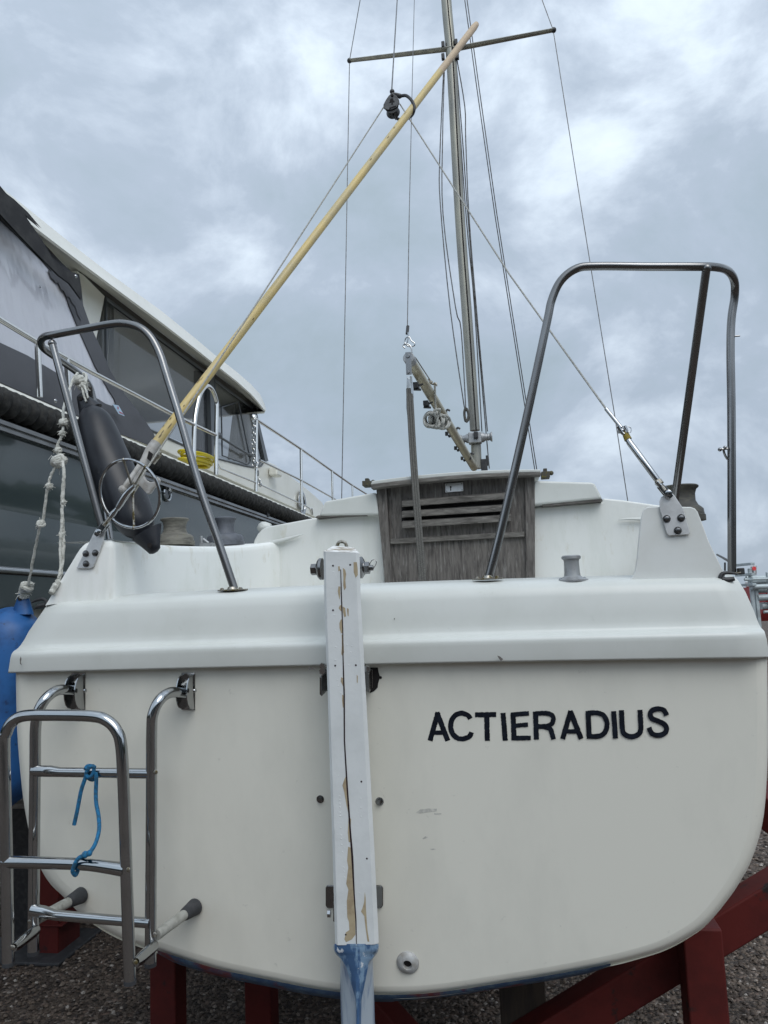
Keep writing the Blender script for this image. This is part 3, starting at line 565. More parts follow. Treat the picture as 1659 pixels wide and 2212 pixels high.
# standing and running rigging
for nm, pts_, r_ in (('cap_shroud', [(778, 0, 4.9), (755, 131, 5.0), (749, 464, 4.9), (738, 1082, 4.6)], .0042), ('cap_shroud', [(1171, 0, 4.8), (1195, 65, 4.8), (1258, 464, 4.7), (1327, 892, 4.6), (1356, 1082, 4.5)], .0042),
                     ('topping_lift', [(896, -40, 4.6), (895, 0, 4.4), (890, 204, 3.6), (884, 464, 2.9), (880, 706, 2.25)], .003),
                     ('lower_shroud', [(1004, 0, 5.3), (1030, 190, 5.5), (1069, 464, 5.8), (1155, 1014, 6.5)], .0055), ('lower_shroud', [(1009, 0, 5.3), (1035, 190, 5.5), (1073.5, 464, 5.8), (1159.5, 1014, 6.5)], .0055)):
    wire(pts_, r_, nm)
for pts_ in ([(958, 156, 4.8), (950, 340, 4.75), (951, 440, 4.75), (972, 664, 4.75), (1003, 880, 4.8)], [(960, 156, 4.8), (956, 300, 4.75), (957, 464, 4.75), (984, 664, 4.75), (996, 712, 4.8), (1006, 880, 4.8)],
             [(987, 128, 4.9), (1004, 230, 4.95), (1006, 300, 4.95), (1013, 464, 4.95), (1029, 664, 4.95), (1053, 932, 4.95)], [(984, 128, 4.9), (995, 300, 4.95), (1008, 480, 4.95), (1025, 664, 4.95), (1041, 932, 4.95)],
             [(985, 130, 4.9), (999, 300, 4.95), (1010.5, 464, 4.95), (1027, 664, 4.95), (1047, 900, 4.95), (1057, 1012, 4.9)]):
    g = MB(); g.tube([S(*p) for p in pts_], .006, n=6, sm=4); g.build('halyard', WIRE, boat)
g = MB(); g.tube([S(*p, 4.75) for p in ((1006, 880), (1003, 892), (1006, 910), (1012, 905), (1011, 890), (1006, 884))], .012, n=8, sm=4); g.tube([S(*p, 4.73) for p in ((1008, 882), (1012, 895), (1008, 912), (1004, 900))], .01, n=8, sm=4); g.build('halyard_coil', STRAP, boat)
# boom
be, bm_ = S(884, 775, 2.2), S(1024, 1010, 4.75)
g = MB(); a2 = be.lerp(bm_, .33); g.tube([be, a2, bm_], [pr(be, 11), pr(a2, 10.5), pr(bm_, 8)], n=24, sm=4); boom = g.build('boom', ALUB, boat, ang=60)
bd_ = (bm_ - be).normalized()
g = MB(); g.tube([be - bd_ * .02, be + bd_ * .05], pr(be, 12.5), n=24); g.build('boom_cap', ALUG, boom, bevel=.004)
g = MB(); c = S(882.5, 785, 2.13); g.box(c, V * pr(c, 6), U * .004, Z * pr(c, 25)); g.lathe(S(881, 769, 2.125), -U, [(0, .012), (.006, .012)], 16); g.lathe(S(882, 804, 2.125), -U, [(0, .009), (.005, .008)], 12)
g.build('end_strap', STEELB, boom, bevel=.002)
g = MB(); g.tube([S(*p, 2.15) for p in ((874, 738), (877, 730), (884, 728), (889, 736), (896, 742), (893, 748), (882, 748), (876, 742))], .004, n=8, closed=True, sm=4); g.tube([S(*p, 2.15) for p in ((875, 752), (871, 748), (873, 744), (882, 744), (888, 750), (890, 762))], .0045, n=8, sm=4); g.tube([S(882, 718, 2.15), S(882, 730, 2.15), S(878, 745, 2.15)], .0045, n=8)
g.build('snap_shackle', STEEL, boom)
g = MB(); g.tube([S(881, 705, 2.25), S(879.5, 721, 2.22)], .010, n=10); g.build('ferrule', BLACK, boom)
for q in ((899, 834, 2.45), (921, 873, 2.8)):
    c = S(*q); g = MB(); g.box(c, V * .017, bd_ * .028, Z * .017); g.tube([c - Z * .02 - V * .02, c - Z * .026 + V * .03], .008, n=8); g.tube([c + V * .01, c + V * .045 + Z * .01], .007, n=8); g.build('boom_slider', BLACK, boom, bevel=.005)
for q in ((964, 891, 3.3), (986, 930, 3.7), (1002, 958, 4.05), (1016, 985, 4.35)):
    c = S(*q); g = MB(); u_ = pr(c, 1); g.tube([c + Z * -8 * u_, c + Z * 2 * u_, c + Z * 6 * u_ + V * 3 * u_, c + Z * 3 * u_ + V * 8 * u_], 2.2 * u_, n=8, sm=3); g.build('reef_hook', BLACK, boom)
for q in ((965, 937, 3.5), (984, 968, 4.0), (998, 990, 4.4)):
    c = S(*q); g = MB(); g.box(c, V * .012, U * .012, Z * .015); g.ball(c + V * .02 - Z * .02, .012, 6); g.build('boom_eye', BLACK, boom, bevel=.003)
g = MB(); g.tube([S(897, 772, 2.25), S(929, 821, 2.7)], .004, n=6); g.tube([S(*p, 2.72) for p in ((926, 818), (931, 828), (937, 830), (942, 828), (943, 834))], .006, n=8, sm=3); g.ball(S(931, 826, 2.7), .012, 8); g.ball(S(939, 829, 2.7), .010, 8)
g.build('outhaul', STAIN, boom)
# mainsheet
g = MB()
for dx in (-5.0, 0, 5.0): g.tube([S(884 + dx * .8, 840, 2.1), S(886 + dx, 870, 2.0), S(891 + dx, 960, 1.66), S(898 + dx, 1060, 1.36), S(906 + dx, 1160, 1.1), S(916 + dx, 1290, .8)], [.0072, .007, .0066, .0062, .0058, .0055], n=8, sm=3)
ms = g.build('mainsheet', STRAP, boat)
g = MB(); g.prism([S(x, y, 2.12) for x, y in ((879, 812), (884, 818), (884, 880), (880, 900), (877, 880))], U * .02); g.prism([S(x, y, 2.06) for x, y in ((885, 812), (890, 812), (894, 850), (893, 895), (890, 880))], U * .004); g.build('mainsheet_block', STEEL, ms, bevel=.002)
# ------------------------------------------------------------------ rudder
def Q(px, py, off): return T(px, py, off)
g = MB()
fl = [(697, 1191), (699, 1300), (706, 1500), (712, 1700), (717, 1850), (722, 2042)]
frr = [(775, 1194), (778, 1300), (789, 1500), (800, 1700), (808, 1850), (817, 2040)]
of0, of1 = .13, .035
rg = []
c0 = Q(700, 1192, of0); 
for i, ((lx, ly), (rx, ry)) in enumerate(zip(fl, frr)):
    a, b = Q(lx, ly, of0), Q(rx, ry, of0); a2, b2 = a + U * .085 + V * .01, b + U * .085 - V * .032
    if i == 0: a2, b2 = a2 + Z * .020, b2 + Z * .022
    rg.append([a.lerp(b, t) for t in (0, .08, .5, .92, 1)] + [b2, a2])
    # rounded vertical arrises
    rg[-1][0] = a + U * .010; rg[-1][4] = b + U * .010
g.loft(rg, caps=False); n0 = len(g.v)
g.add(rg[-1], [list(range(7))])
g.m = 1; g.add([p + Z * .0 for p in rg[0]], [list(range(7))[::-1]])
g.m = 2
cr = [(735.5, 1178), (736, 1230), (738, 1300), (740.5, 1360), (741, 1420), (743.5, 1500), (744, 1600), (750, 1700), (757, 1800), (761, 1850), (765, 1930), (769, 1990), (770, 2041)]
wd = [.9, .8, 1.2, 1.0, 1.1, 1.6, 1.4, 1.6, 1.8, 2.2, 1.4, 1.1, .8]
g.prism([Q(x - w_, y, of0 + .0003) for (x, y), w_ in zip(cr[1:], wd[1:])] + [Q(x + w_, y, of0 + .0003) for (x, y), w_ in list(zip(cr[1:], wd[1:]))[::-1]], -TN * .0006)
g.m = 3
def zz(pts): return [(630.4 + x * .18, 1128 + y * .18) for x, y in pts]
def zy(pts): return [(630 + x * .25, 1659 + y * .25) for x, y in pts]
fl_ = [zz(p) for p in ([(740, 480), (782, 478), (790, 560), (793, 632), (765, 668), (752, 630), (742, 600)], [(612, 548), (640, 570), (650, 620), (640, 700), (652, 785), (630, 818), (618, 760), (622, 660)], [(552, 530), (574, 528), (578, 580), (560, 590)],
                         [(560, 770), (582, 772), (580, 860), (575, 930), (560, 880), (550, 830)], [(575, 1000), (598, 990), (600, 1070), (580, 1060), (560, 1030)], [(612, 1010), (640, 1030), (650, 1130), (628, 1140), (615, 1080)], [(662, 1030), (680, 1040), (680, 1130), (668, 1120)],
                         [(585, 1170), (606, 1160), (602, 1220), (608, 1330), (590, 1330), (574, 1270), (572, 1210)], [(600, 1350), (618, 1360), (628, 1560), (610, 1610), (594, 1580), (600, 1480)], [(592, 1860), (615, 1870), (632, 1960), (640, 2020), (610, 1960), (588, 1910)], [(780, 1830), (790, 1850), (788, 1930), (780, 1920)], [(602, 2070), (625, 2080), (640, 2180), (615, 2230), (604, 2140)])]
fl_ += [zy(p) for p in ([(470, 70), (482, 110), (492, 250), (500, 330), (488, 380), (470, 300), (455, 210), (440, 150), (455, 100)], [(492, 420), (512, 440), (508, 560), (515, 640), (492, 640), (485, 560)], [(488, 680), (520, 690), (525, 820), (535, 950), (545, 1080), (548, 1250), (550, 1440), (520, 1480), (470, 1505), (455, 1480), (470, 1420), (500, 1400), (495, 1330), (480, 1290), (478, 1150), (490, 1050), (470, 1000), (490, 860), (480, 800)],
                         [(633, 1070), (640, 1130), (642, 1200), (650, 1320), (655, 1400), (672, 1500), (655, 1500), (640, 1400), (628, 1280), (600, 1240), (612, 1210), (625, 1160)])]
for k, q in enumerate(fl_): g.prism([Q(x + random.uniform(-.4, .4), y, of0 + .0002) for x, y in q], -TN * .0003)
g.m = 0
for x, y in zz([(500, 600), (510, 1115), (523, 1300), (528, 1497), (523, 1655), (550, 1893), (683, 1717), (722, 1487), (660, 1470), (708, 1560), (560, 1965), (590, 2050)]) + zy([(405, 65), (416, 245), (415, 275), (417, 308), (418, 338), (420, 385), (419, 415), (424, 517), (429, 582), (429, 612), (432, 662), (441, 728), (450, 858), (453, 893), (457, 945), (465, 1192), (465, 1255), (475, 1322), (597, 265), (597, 343), (600, 420), (587, 1080)]):
    p = Q(x, y, of0 - .0005); g.lathe(p, -TN, [(0, .0028), (.0006, .0024), (.001, .0012)], 8)
g.m = 2
for x, y in zz([(494, 522), (700, 512), (494, 1057), (520, 1722), (768, 1716)]) + zy([(602, 118), (650, 783), (468, 1440)]):
    p = Q(x, y, of0 + .0004); g.lathe(p, -TN, [(0, .0028), (.0004, .0024)], 8)
rud = g.build('rudder_head', [PAINT, PAINTT, CRACK, FILL], boat, bevel=0, ang=28, label='white flaking rudder head with a dark vertical crack')
g = MB(); g.tube([S(x, y, -.04) for x, y in ((727, 1184), (731, 1173), (738, 1170), (746, 1173), (749, 1182))], .005, n=10, sm=4); g.build('tiller_pin', STAIN, rud)
pb = S(737, 1228, -.09)
g = MB(); a = S(684, 1230, -.085); b = S(798, 1228, -.085)
g.lathe(S(697, 1229, -.085), -V, [(0, .031), (.008, .031), (.013, .026), (.014, .019), (.017, .018)], 24); g.lathe(S(683, 1230, -.085), -V, [(0, .0165), (.014, .0165), (.015, .013)], 6)
g.build('pivot_bolt', STEELB, rud, ang=25)
g = MB(); g.lathe(S(777, 1226, -.085), V, [(0, .031), (.007, .031), (.012, .024), (.013, .019), (.015, .018)], 24); g.lathe(S(787, 1227, -.085), V, [(0, .0175), (.015, .0175), (.016, .014)], 6); g.lathe(S(797, 1227, -.085), V, [(0, .0085), (.012, .008), (.013, .005)], 12)
g.tube([S(*p, -.09) for p in ((799, 1218), (803, 1211), (809, 1209), (813, 1214), (811, 1221), (806, 1229))], .0011, n=6, sm=4)
g.build('pivot_nut', STEELB, rud, ang=25)
# gudgeons
g = MB()
for x0, x1, l_ in ((706, 711, .09), (800, 804, .05)):
    g.prism([T(x0, 1447, .008), T(x1, 1447, .008), T(x1, 1488, .008), T(x0, 1484, .008)], -TN * l_)
g.prism([T(x, y, .002) for x, y in ((698, 1445), (806, 1445), (806, 1484), (798, 1492), (706, 1492), (698, 1484))], -TN * .006)
gd = g.build('gudgeon', STEELB, rud, bevel=.002)
for q in ((697, 1438), (697, 1449), (793, 1444)): c = T(*q, .1); g = MB(); g.lathe(c, -TN, [(0, .009), (.008, .009)], 6); g.build('bolt', STEEL, gd)
g = MB(); g.prism([T(x, y, .0005) for x, y in ((800, 1442), (816, 1442), (818, 1452), (821, 1462), (817, 1476), (816, 1485), (808, 1493), (799, 1497))], -TN * .0012); c = T(822, 1463.5, .001); g.lathe(c, -TN, [(0, pr(c, 3.2)), (.0008, pr(c, 3.2))], 16); g.build('dark_patch', RECESS_DARK, hull)  # dark patch and round spot beside the upper gudgeon
g = MB()
g.prism([T(x, y, .002) for x, y in ((707, 1911), (824, 1911), (828, 1916), (828, 1955), (824, 1960), (708, 1960), (704, 1955), (704, 1916))], -TN * .006)
for x0, x1 in ((734, 738), (800, 804)): g.prism([T(x0, 1915, .004), T(x1, 1915, .004), T(x1, 1956, .004), T(x0, 1956, .004)], -TN * .09)
gd = g.build('gudgeon', STEELB, rud, bevel=.0025)
g = MB(); g.lathe(T(714, 1974, .06), -V, [(0, .010), (.008, .010)], 6); g.build('bolt', STEEL, gd)
for q, r_ in (((692, 1726), .0098), ((820, 1731), .0105)):
    c = T(*q, 0.0); hexbolt(c, -TN, r_ * .8, hull, STEELB, .008)
c = T(881, 2079, .0); u_ = pr(c, 1)
g = MB(); g.lathe(c, -TN, [(-.002, 24.5 * u_), (.002, 24.5 * u_), (.006, 22.5 * u_), (.011, 18 * u_), (.014, 13 * u_), (.014, 10 * u_), (.010, 9 * u_), (-.002, 8.6 * u_)], 40, cap=False); g.build('drain_outlet', mat('grey_skin_fitting', (0.42, 0.43, 0.43), 0.35, c2=(0.3, 0.29, 0.27), sc1=40), hull)
g = MB(); g.lathe(c + TN * .0, -TN, [(0, 9 * u_), (.0012, 8.8 * u_)], 24); g.build('drain_hole', RECESS_DARK, hull)
# collar and blade
prof_y = [2039, 2043, 2048, 2056, 2064, 2071, 2090, 2120, 2160, 2212, 2330, 2500]
lft = [721, 720.5, 720.5, 722.5, 728, 736, 735, 735, 735.5, 737, 741, 748]
rgt = [818, 818.5, 818, 816.5, 811, 805, 806, 807, 808.5, 810, 815, 822]
li = [722, 722, 722, 725, 731, 737, 748, 757, 768, 770, 773, 778]
ri = [817, 817, 817, 814, 808, 804, 795, 789, 781, 780, 782, 786]
g = MB(); rws = []
for y, l_, r_, i_, j_ in zip(prof_y, lft, rgt, li, ri):
    mid = (i_ + j_) / 2 + (770 - (i_ + j_) / 2) * .5; k = 1 if y < 2070 else 0
    o_e = of0 - .03 + .025 * (y < 2060); o_i = of0 - .012 + .006 * (y < 2060); o_c = of0 + .004
    rws.append([Q(l_ + 1, y, .05), Q(l_, y, o_e - .02), Q(l_ + 3, y, o_e), Q(i_, y, o_i), Q(mid - 3, y, o_c), Q(mid + 3, y, o_c), Q(j_, y, o_i), Q(r_ - 3, y, o_e), Q(r_, y, o_e - .02), Q(r_ - 1, y, .05)])
n_ = 10
for i in range(len(rws) - 1):
    for j in range(n_ - 1):
        g.m = 1 if (i >= 5 and (j < 3 or j > 5)) else 0
        g.add([rws[i][j], rws[i][j + 1], rws[i + 1][j + 1], rws[i + 1][j]], [[0, 1, 2, 3]])
import bmesh
o = g.build('rudder_blade', [RBLUE, RGREY], rud, ang=50)
bm = bmesh.new(); bm.from_mesh(o.data); bmesh.ops.remove_doubles(bm, verts=bm.verts, dist=1e-5); bm.to_mesh(o.data); bm.free(); o.data.polygons.foreach_set('use_smooth', [True] * len(o.data.polygons)); o.data.set_sharp_from_angle(angle=math.radians(50))
sb = o.modifiers.new('sub', 'SUBSURF'); sb.levels = 2; sb.render_levels = 2
# ------------------------------------------------------------------ name lettering
g = MB()
def stroke(pts, wid, k, sm=0):
    P = [Vector((x, y, 0)) for x, y in pts]
    if sm: P = spline(P, sm)
    Q_ = [P[0]]
    for a, b in zip(P, P[1:]):
        n = max(1, int((b - a).length / 7))
        for i in range(1, n + 1): Q_.append(a.lerp(b, i / n))
    l_, r_ = [], []
    for i, p in enumerate(Q_):
        d = (Q_[min(i + 1, len(Q_) - 1)] - Q_[max(i - 1, 0)]).normalized(); nn = Vector((-d.y, d.x, 0))
        jl = random.uniform(-2.2, .8) if random.random() < .45 else 0; jr = random.uniform(-2.2, .8) if random.random() < .45 else 0
        l_.append(p + nn * (wid / 2 + jl)); r_.append(p - nn * (wid / 2 + jr))
    to = lambda q: T(895.8 + q.x * .36, 1459.9 + q.y * .36, .0006 + k * .00012)
    a = [to(q) for q in l_]; b = [to(q) for q in r_]
    g.grid([a, b])
kk = 0
for pts, w_, sm in (([(92, 390), (140, 219)], 29, 0), ([(133, 219), (199, 390)], 29, 0), ([(112, 341), (184, 341)], 24, 0),
                    ([(334, 258), (318, 236), (286, 224), (250, 232), (224, 262), (216, 305), (228, 348), (262, 376), (300, 376), (330, 362), (341, 338)], 29, 3),
                    ([(362, 234), (489, 232)], 28, 0), ([(432, 232), (436, 390)], 29, 0), ([(530, 222), (544, 389)], 29, 0),
                    ([(590, 222), (597, 386)], 29, 0), ([(578, 234), (686, 224)], 26, 0), ([(592, 299), (680, 293)], 25, 0), ([(580, 373), (697, 373)], 26, 0),
                    ([(725, 214), (731, 382)], 29, 0), ([(725, 227), (790, 224), (823, 236), (832, 262), (822, 288), (790, 302), (730, 303)], 27, 3), ([(778, 304), (812, 318), (824, 345), (833, 381)], 28, 3),
                    ([(888, 379), (937, 210)], 29, 0), ([(933, 210), (1000, 378)], 29, 0), ([(908, 333), (985, 333)], 24, 0),
                    ([(1040, 210), (1048, 377)], 29, 0), ([(1040, 223), (1095, 222), (1136, 240), (1155, 290), (1142, 338), (1108, 361), (1047, 363)], 28, 3),
                    ([(1194, 212), (1205, 376)], 29, 0), ([(1241, 206), (1247, 320), (1262, 352), (1302, 365), (1340, 352), (1357, 318), (1352, 204)], 29, 3),
                    ([(1512, 238), (1497, 208), (1462, 198), (1428, 206), (1413, 229), (1424, 256), (1464, 273), (1499, 292), (1512, 320), (1498, 346), (1462, 357), (1424, 347), (1405, 310)], 29, 3)):
    stroke(pts, w_ + 2.5, kk, sm); kk += 1
g.build('name_lettering', LETTER, hull, smooth=False, label='black hand cut boat name letters reading ACTIERADIUS')
# scuffs and stains with a shape of their own
SCUFF = mat('scuff_mark', (0.47, 0.465, 0.43), 0.7, c2=(0.68, 0.67, 0.61), sc1=55)
g = MB()
for q in ([(1075, 385), (1110, 358), (1180, 350), (1255, 352), (1250, 375), (1190, 378), (1110, 392)], [(1130, 610), (1155, 590), (1180, 598), (1165, 606), (1140, 615)], [(1195, 700), (1225, 696), (1248, 702), (1215, 708)], [(1230, 388), (1295, 392), (1290, 400), (1235, 402)]):
    g.prism([T(x, y, .0004) for x, y in zy(q)], -TN * .0002)
g.build('scuff_marks', SCUFF, hull, smooth=False)
# ------------------------------------------------------------------ ladder
RT = .0155
lad_s = -.13
g = MB(); g.tube([S(72, 1665, lad_s - .003), S(110, 1666, lad_s - .003), S(130, 1668, lad_s), S(325, 1671, lad_s)], [.0165, .016, .0135, .0145], n=20)
ladder = g.build('boarding_ladder', STEEL, boat, ang=60, label='folding stainless steel boarding ladder')
g = MB(); g.tube([S(70, 1966, lad_s - .01), S(95, 1970, lad_s - .01), S(120, 1977, lad_s - .01), S(324, 1994, lad_s - .01)], [.0165, .016, .0135, .0135], n=20); g.build('rung', STEEL, ladder, ang=60)
def rail(pts, nm='rail'):
    g = MB(); g.tube([S(*p) for p in pts], RT, n=22, sm=6); return g.build(nm, STEEL, ladder, ang=60)
rail([(160, 1491, -.02), (126, 1491, -.075), (101, 1507, -.115), (84, 1535, lad_s), (77, 1572, lad_s), (76, 1652, lad_s), (74, 1837, lad_s), (72, 2058, lad_s)])
rail([(402, 1497, -.02), (369, 1496, -.075), (346, 1511, -.115), (331, 1541, lad_s), (327.5, 1580, lad_s), (327, 1726, lad_s), (325, 2083, lad_s)])
os_ = -.27
rail([(18, 2082, os_), (14, 1837, os_), (9, 1620, os_), (14, 1583, os_), (28, 1558, os_), (55, 1546, os_), (111, 1545, os_), (195, 1547, os_), (228, 1555, os_), (251, 1577, os_), (262, 1615, os_), (268, 1726, os_), (275, 1948, os_), (281, 2121, os_)], 'folded_rail')
g = MB(); g.tube([S(9, 1862, os_), S(100, 1864, os_), S(190, 1868, os_), S(270, 1879, os_)], [.016, .0155, .015, .0175], n=20, sm=4); g.build('rung', STEEL, ladder, ang=60)
for q, s_ in (((72, 2057), lad_s), ((325, 2082), lad_s), ((18, 2081), os_), ((281, 2120), os_)):
    g = MB(); a = S(*q, s_); g.tube([a + Z * .004, a - Z * .006], RT * 1.03, n=20); g.build('end_cap', RUBB, ladder)
for a, b in (((30, 2047), (78, 2009)), ((294, 2079), (334, 2043))):
    g = MB(); pa, pb_ = S(*a, os_ + .0), S(*b, lad_s - .01); g.tube([pa, pa.lerp(pb_, .2), pa.lerp(pb_, .8), pb_], [.009, .0125, .0135, .012], n=14, flat=1.2); g.build('hinge_link', STEEL, ladder)
for q, s_ in (((28, 2047), os_ - .006), ((334, 2019), lad_s - .014), ((293, 2079), os_ - .006), ((64, 1991), lad_s - .014), ((80, 2012), lad_s - .013), ((336, 1668), lad_s - .014), ((277, 1879), os_ - .015), ((330, 2043), lad_s - .014)):
    c = S(*q, s_); g = MB(); g.lathe(c, -U, [(0, .0065), (.002, .0055), (.003, .003)], 14); g.build('screw', STAIN, ladder)
for (a, sa), b in ((((81, 1985), lad_s + .01), (161, 1943)), (((338, 2020), lad_s + .01), (407, 1968))):
    pa = S(*a, sa); pe = T(b[0] + 14, b[1] - 9, .004); d_ = (pe - pa).normalized()
    g = MB(); g.tube([pa, pe - d_ * .02], .0145, n=18); st_ = g.build('standoff', mat('dull_tube', (0.42, 0.42, 0.39), 0.5, 0.3, c2=(0.3, 0.3, 0.27), sc1=40), ladder)
    g = MB(); g.tube([pe - d_ * .062, pe - d_ * .055, pe - d_ * .02, pe], [.016, .018, .022, .0245], n=24); g.build('rubber_foot', RUBB, st_)
for x in (184, 421):
    g = MB()
    for xx in (x, x - 22):
        top, bo = T(xx, 1455, 0), T(xx, 1531, 0); arcp = [top, top - U * .018 - Z * .004]
        for i in range(9): t = math.pi * i / 8; arcp.append(top.lerp(bo, .5) - U * (.022 + .036 * math.sin(t)) + Z * ((top - bo).length * .46 * math.cos(t)))
        arcp += [bo - U * .018, bo]
        g.prism(arcp, -V * .003)
    g.prism([T(x - 28, 1453, .0), T(x + 1, 1453, 0), T(x + 1, 1533, 0), T(x - 28, 1533, 0)], -TN * .003)
    hb = g.build('hinge_bracket', STEEL, ladder, ang=25)
    c = T(x - 1, 1492, .025); g = MB(); g.lathe(c, V, [(0, .007), (.004, .006), (.006, .003)], 14); g.build('bolt', STEEL, hb)

# ================================================================== small things tied on
g = MB()
g.tube([S(*p, lad_s - .022) for p in ((206, 1658), (197, 1656), (190, 1662), (186, 1672), (192, 1679), (201, 1672), (203, 1660))], .0052, n=10, sm=5)
g.tube([S(*p) for p in ((184, 1662, lad_s - .02), (188, 1655, lad_s - .01), (196, 1654, lad_s + .008), (204, 1658, lad_s + .016), (203, 1682, lad_s + .014), (196, 1684, lad_s), (188, 1679, lad_s - .018))], .005, n=10, sm=5)
g.tube([S(*p, lad_s - .02) for p in ((186, 1676), (181, 1690), (175, 1709), (169, 1740), (165, 1760), (160, 1782))], .0055, n=10, sm=5)
g.tube([S(*p) for p in ((207, 1668, lad_s - .02), (208, 1685, lad_s - .02), (207, 1712, lad_s - .02), (208, 1736, lad_s - .03), (213, 1763, lad_s - .05), (214, 1792, lad_s - .08), (207, 1820, lad_s - .11), (195, 1840, lad_s - .13), (183, 1847, os_ - .02), (170, 1854, os_ - .022), (161, 1868, os_ - .022), (157, 1882, os_ - .018), (163, 1890, os_ - .005), (168, 1880, os_ + .02), (172, 1858, os_ + .016), (183, 1846, os_ - .01))], .0055, n=10, sm=5)
g.ball(S(184, 1846, os_ - .022), .009, 8); g.ball(S(193, 1843, os_ - .02), .008, 8)
tag(recenter(g.build('cord', STRING)), 'turquoise braided cord knotted around two rungs of the boarding ladder', 'cord')
# boathook
hook = root('boathook', S(265, 1057, .12), 'yellow wooden boathook with grey hook end standing slanted against the rigging', 'boathook')
def bh(t): 
    a, b = S(325, 974, .2), S(1031, 50, 1.5); return a.lerp(b, t)
g = MB(); pts = [bh(i / 24) for i in range(25)]; k_ = .835
pp = [bh(k_ * i / 10) for i in range(11)]; g.tube(pp, [.0172 + random.uniform(-.0003, .0003) for _ in pp], n=20)
g.m = 1
for k in range(18):
    t = random.uniform(.01, .80) if k < 8 else random.uniform(.01, .12); c = bh(t); dd = (bh(1) - bh(0)).normalized(); a = random.uniform(-1.2, 1.2); e1 = (V - dd * V.dot(dd)).normalized(); e2 = dd.cross(e1); e2 = -e2 if e2.dot(U) > 0 else e2
    n_ = e2 * math.cos(a) + e1 * math.sin(a); tt_ = dd.cross(n_); l_ = random.uniform(.003, .014); w_ = random.uniform(.0012, .003)
    g.add([c + n_ * .0178 + dd * (l_ * math.cos(q)) + tt_ * (w_ * math.sin(q)) - n_ * (.0005 * abs(math.sin(q))) for q in [2 * math.pi * i / 8 for i in range(8)]], [list(range(8))])
g.build('pole', [POLE, mat('pole_knots', (.22, .17, .08), .7, c2=(.08, .06, .04), sc1=120)], hook)
g = MB(); g.tube([bh(k_), bh(.9), bh(.985), bh(.996), bh(1)], [.0172, .0176, .0174, .014, .004], n=20); g.build('grip', POLEG, hook)
hd = (bh(0) - bh(1)).normalized()
HOOKM = mat('grey_hook_plastic', (0.40, 0.39, 0.37), 0.55, c2=(0.27, 0.25, 0.22), sc1=40)
g = MB(); g.tube([bh(.012), bh(0), S(322, 981, .19), S(305, 1010, .17), S(297, 1020, .16)], [.019, .0195, .0185, .014, .010], n=18)
g.tube([S(*p) for p in ((306, 1000, .16), (290, 1022, .14), (278, 1040, .12), (267, 1055, .11))], [.010, .0085, .0095, .008], n=14, sm=4); g.ball(S(265, 1057, .11), .0135, 12)
g.build('hook_socket', HOOKM, hook)
g = MB(); g.prism([S(x, y, .12) for x, y in ((306, 1008), (311, 1016), (309, 1028), (313, 1036), (322, 1041), (331, 1041), (337, 1037), (336, 1031), (340, 1030), (344, 1037), (341, 1045), (330, 1055), (324, 1065), (317, 1067), (310, 1059), (302, 1050), (292, 1044), (280, 1050), (290, 1030))], U * .016)
g.build('hook_claw', HOOKM, hook, bevel=.003)
g = MB(); g.prism([S(x, y, .165) for x, y in ((322, 974), (331, 981), (325, 997), (318, 990))], -U * .002); g.build('socket_slot', RECESS_DARK, hook)
g = MB(); a, b = S(329, 1000, .2), S(345, 980, .2); g.tube([a, b], .010, n=6); g.lathe(b, -U, [(0, .009), (.012, .009)], 6); g.build('clamp', STAIN, hook, bevel=.002)
# dark fender
def fender(name, axis, radii, m_, ear0, ear1, label, eyes=True):
    r_ = root(name, axis[0], label, 'fender', None)
    g = MB(); g.tube(axis, radii, n=40, sm=6); g.build('body', m_, r_, ang=70)
    for (c, d, w_) in (ear0, ear1):
        if c is None: continue
        g = MB(); d = d.normalized(); sd_ = d.cross(U).normalized()
        rg = []
        for k, (h_, a_, t_) in enumerate(((-.035, 1.7, .028), (0, 1.15, .022), (.025, .8, .016), (.04, .62, .013), (.046, .3, .006))):
            rg.append([c + d * h_ + sd_ * (math.cos(q) * w_ * a_) + U * (math.sin(q) * t_) for q in [2 * math.pi * i / 20 for i in range(20)]])
        g.loft(rg); e_ = g.build('rope_eye', m_, r_, ang=60)
        q = c + d * .02 - U * .0185; g = MB(); g.lathe(q, -U, [(0, .0085), (.003, .0085)], 16); g.build('eye_hole', RECESS_DARK, e_)
    return r_
ax_ = [S(190, 880, .30), S(198, 896, .29), (S(208, 922, .28)), S(228, 985, .26), S(255, 1050, .24), S(280, 1100, .22), S(300, 1138, .2), S(310, 1160, .19)]
fender('fender', ax_, [.012, .045, .064, .077, .079, .074, .056, .02], FEND, (S(186, 873, .295), S(170, 848, .3) - S(190, 880, .3), .028), (S(325, 1168, .17), S(333, 1196, .16) - S(318, 1160, .17), .034), 'dark navy rubber fender wedged behind the left pushpit rail')
ax_ = [S(36, 1313, .26), S(34, 1322, .26), S(30, 1342, .26), S(26, 1375, .26), S(20, 1430, .26), S(16, 1560, .26), S(14, 1660, .26), S(13, 1705, .26), S(14, 1730, .26), S(16, 1744, .26)]
fender('fender', ax_, [.02, .055, .092, .112, .12, .122, .118, .094, .055, .015], FENB, (S(50, 1305, .25), Z * 1.0 + V * .05, .024), (None, None, 0), 'scuffed blue fender hanging outside the left quarter on a frayed white rope')
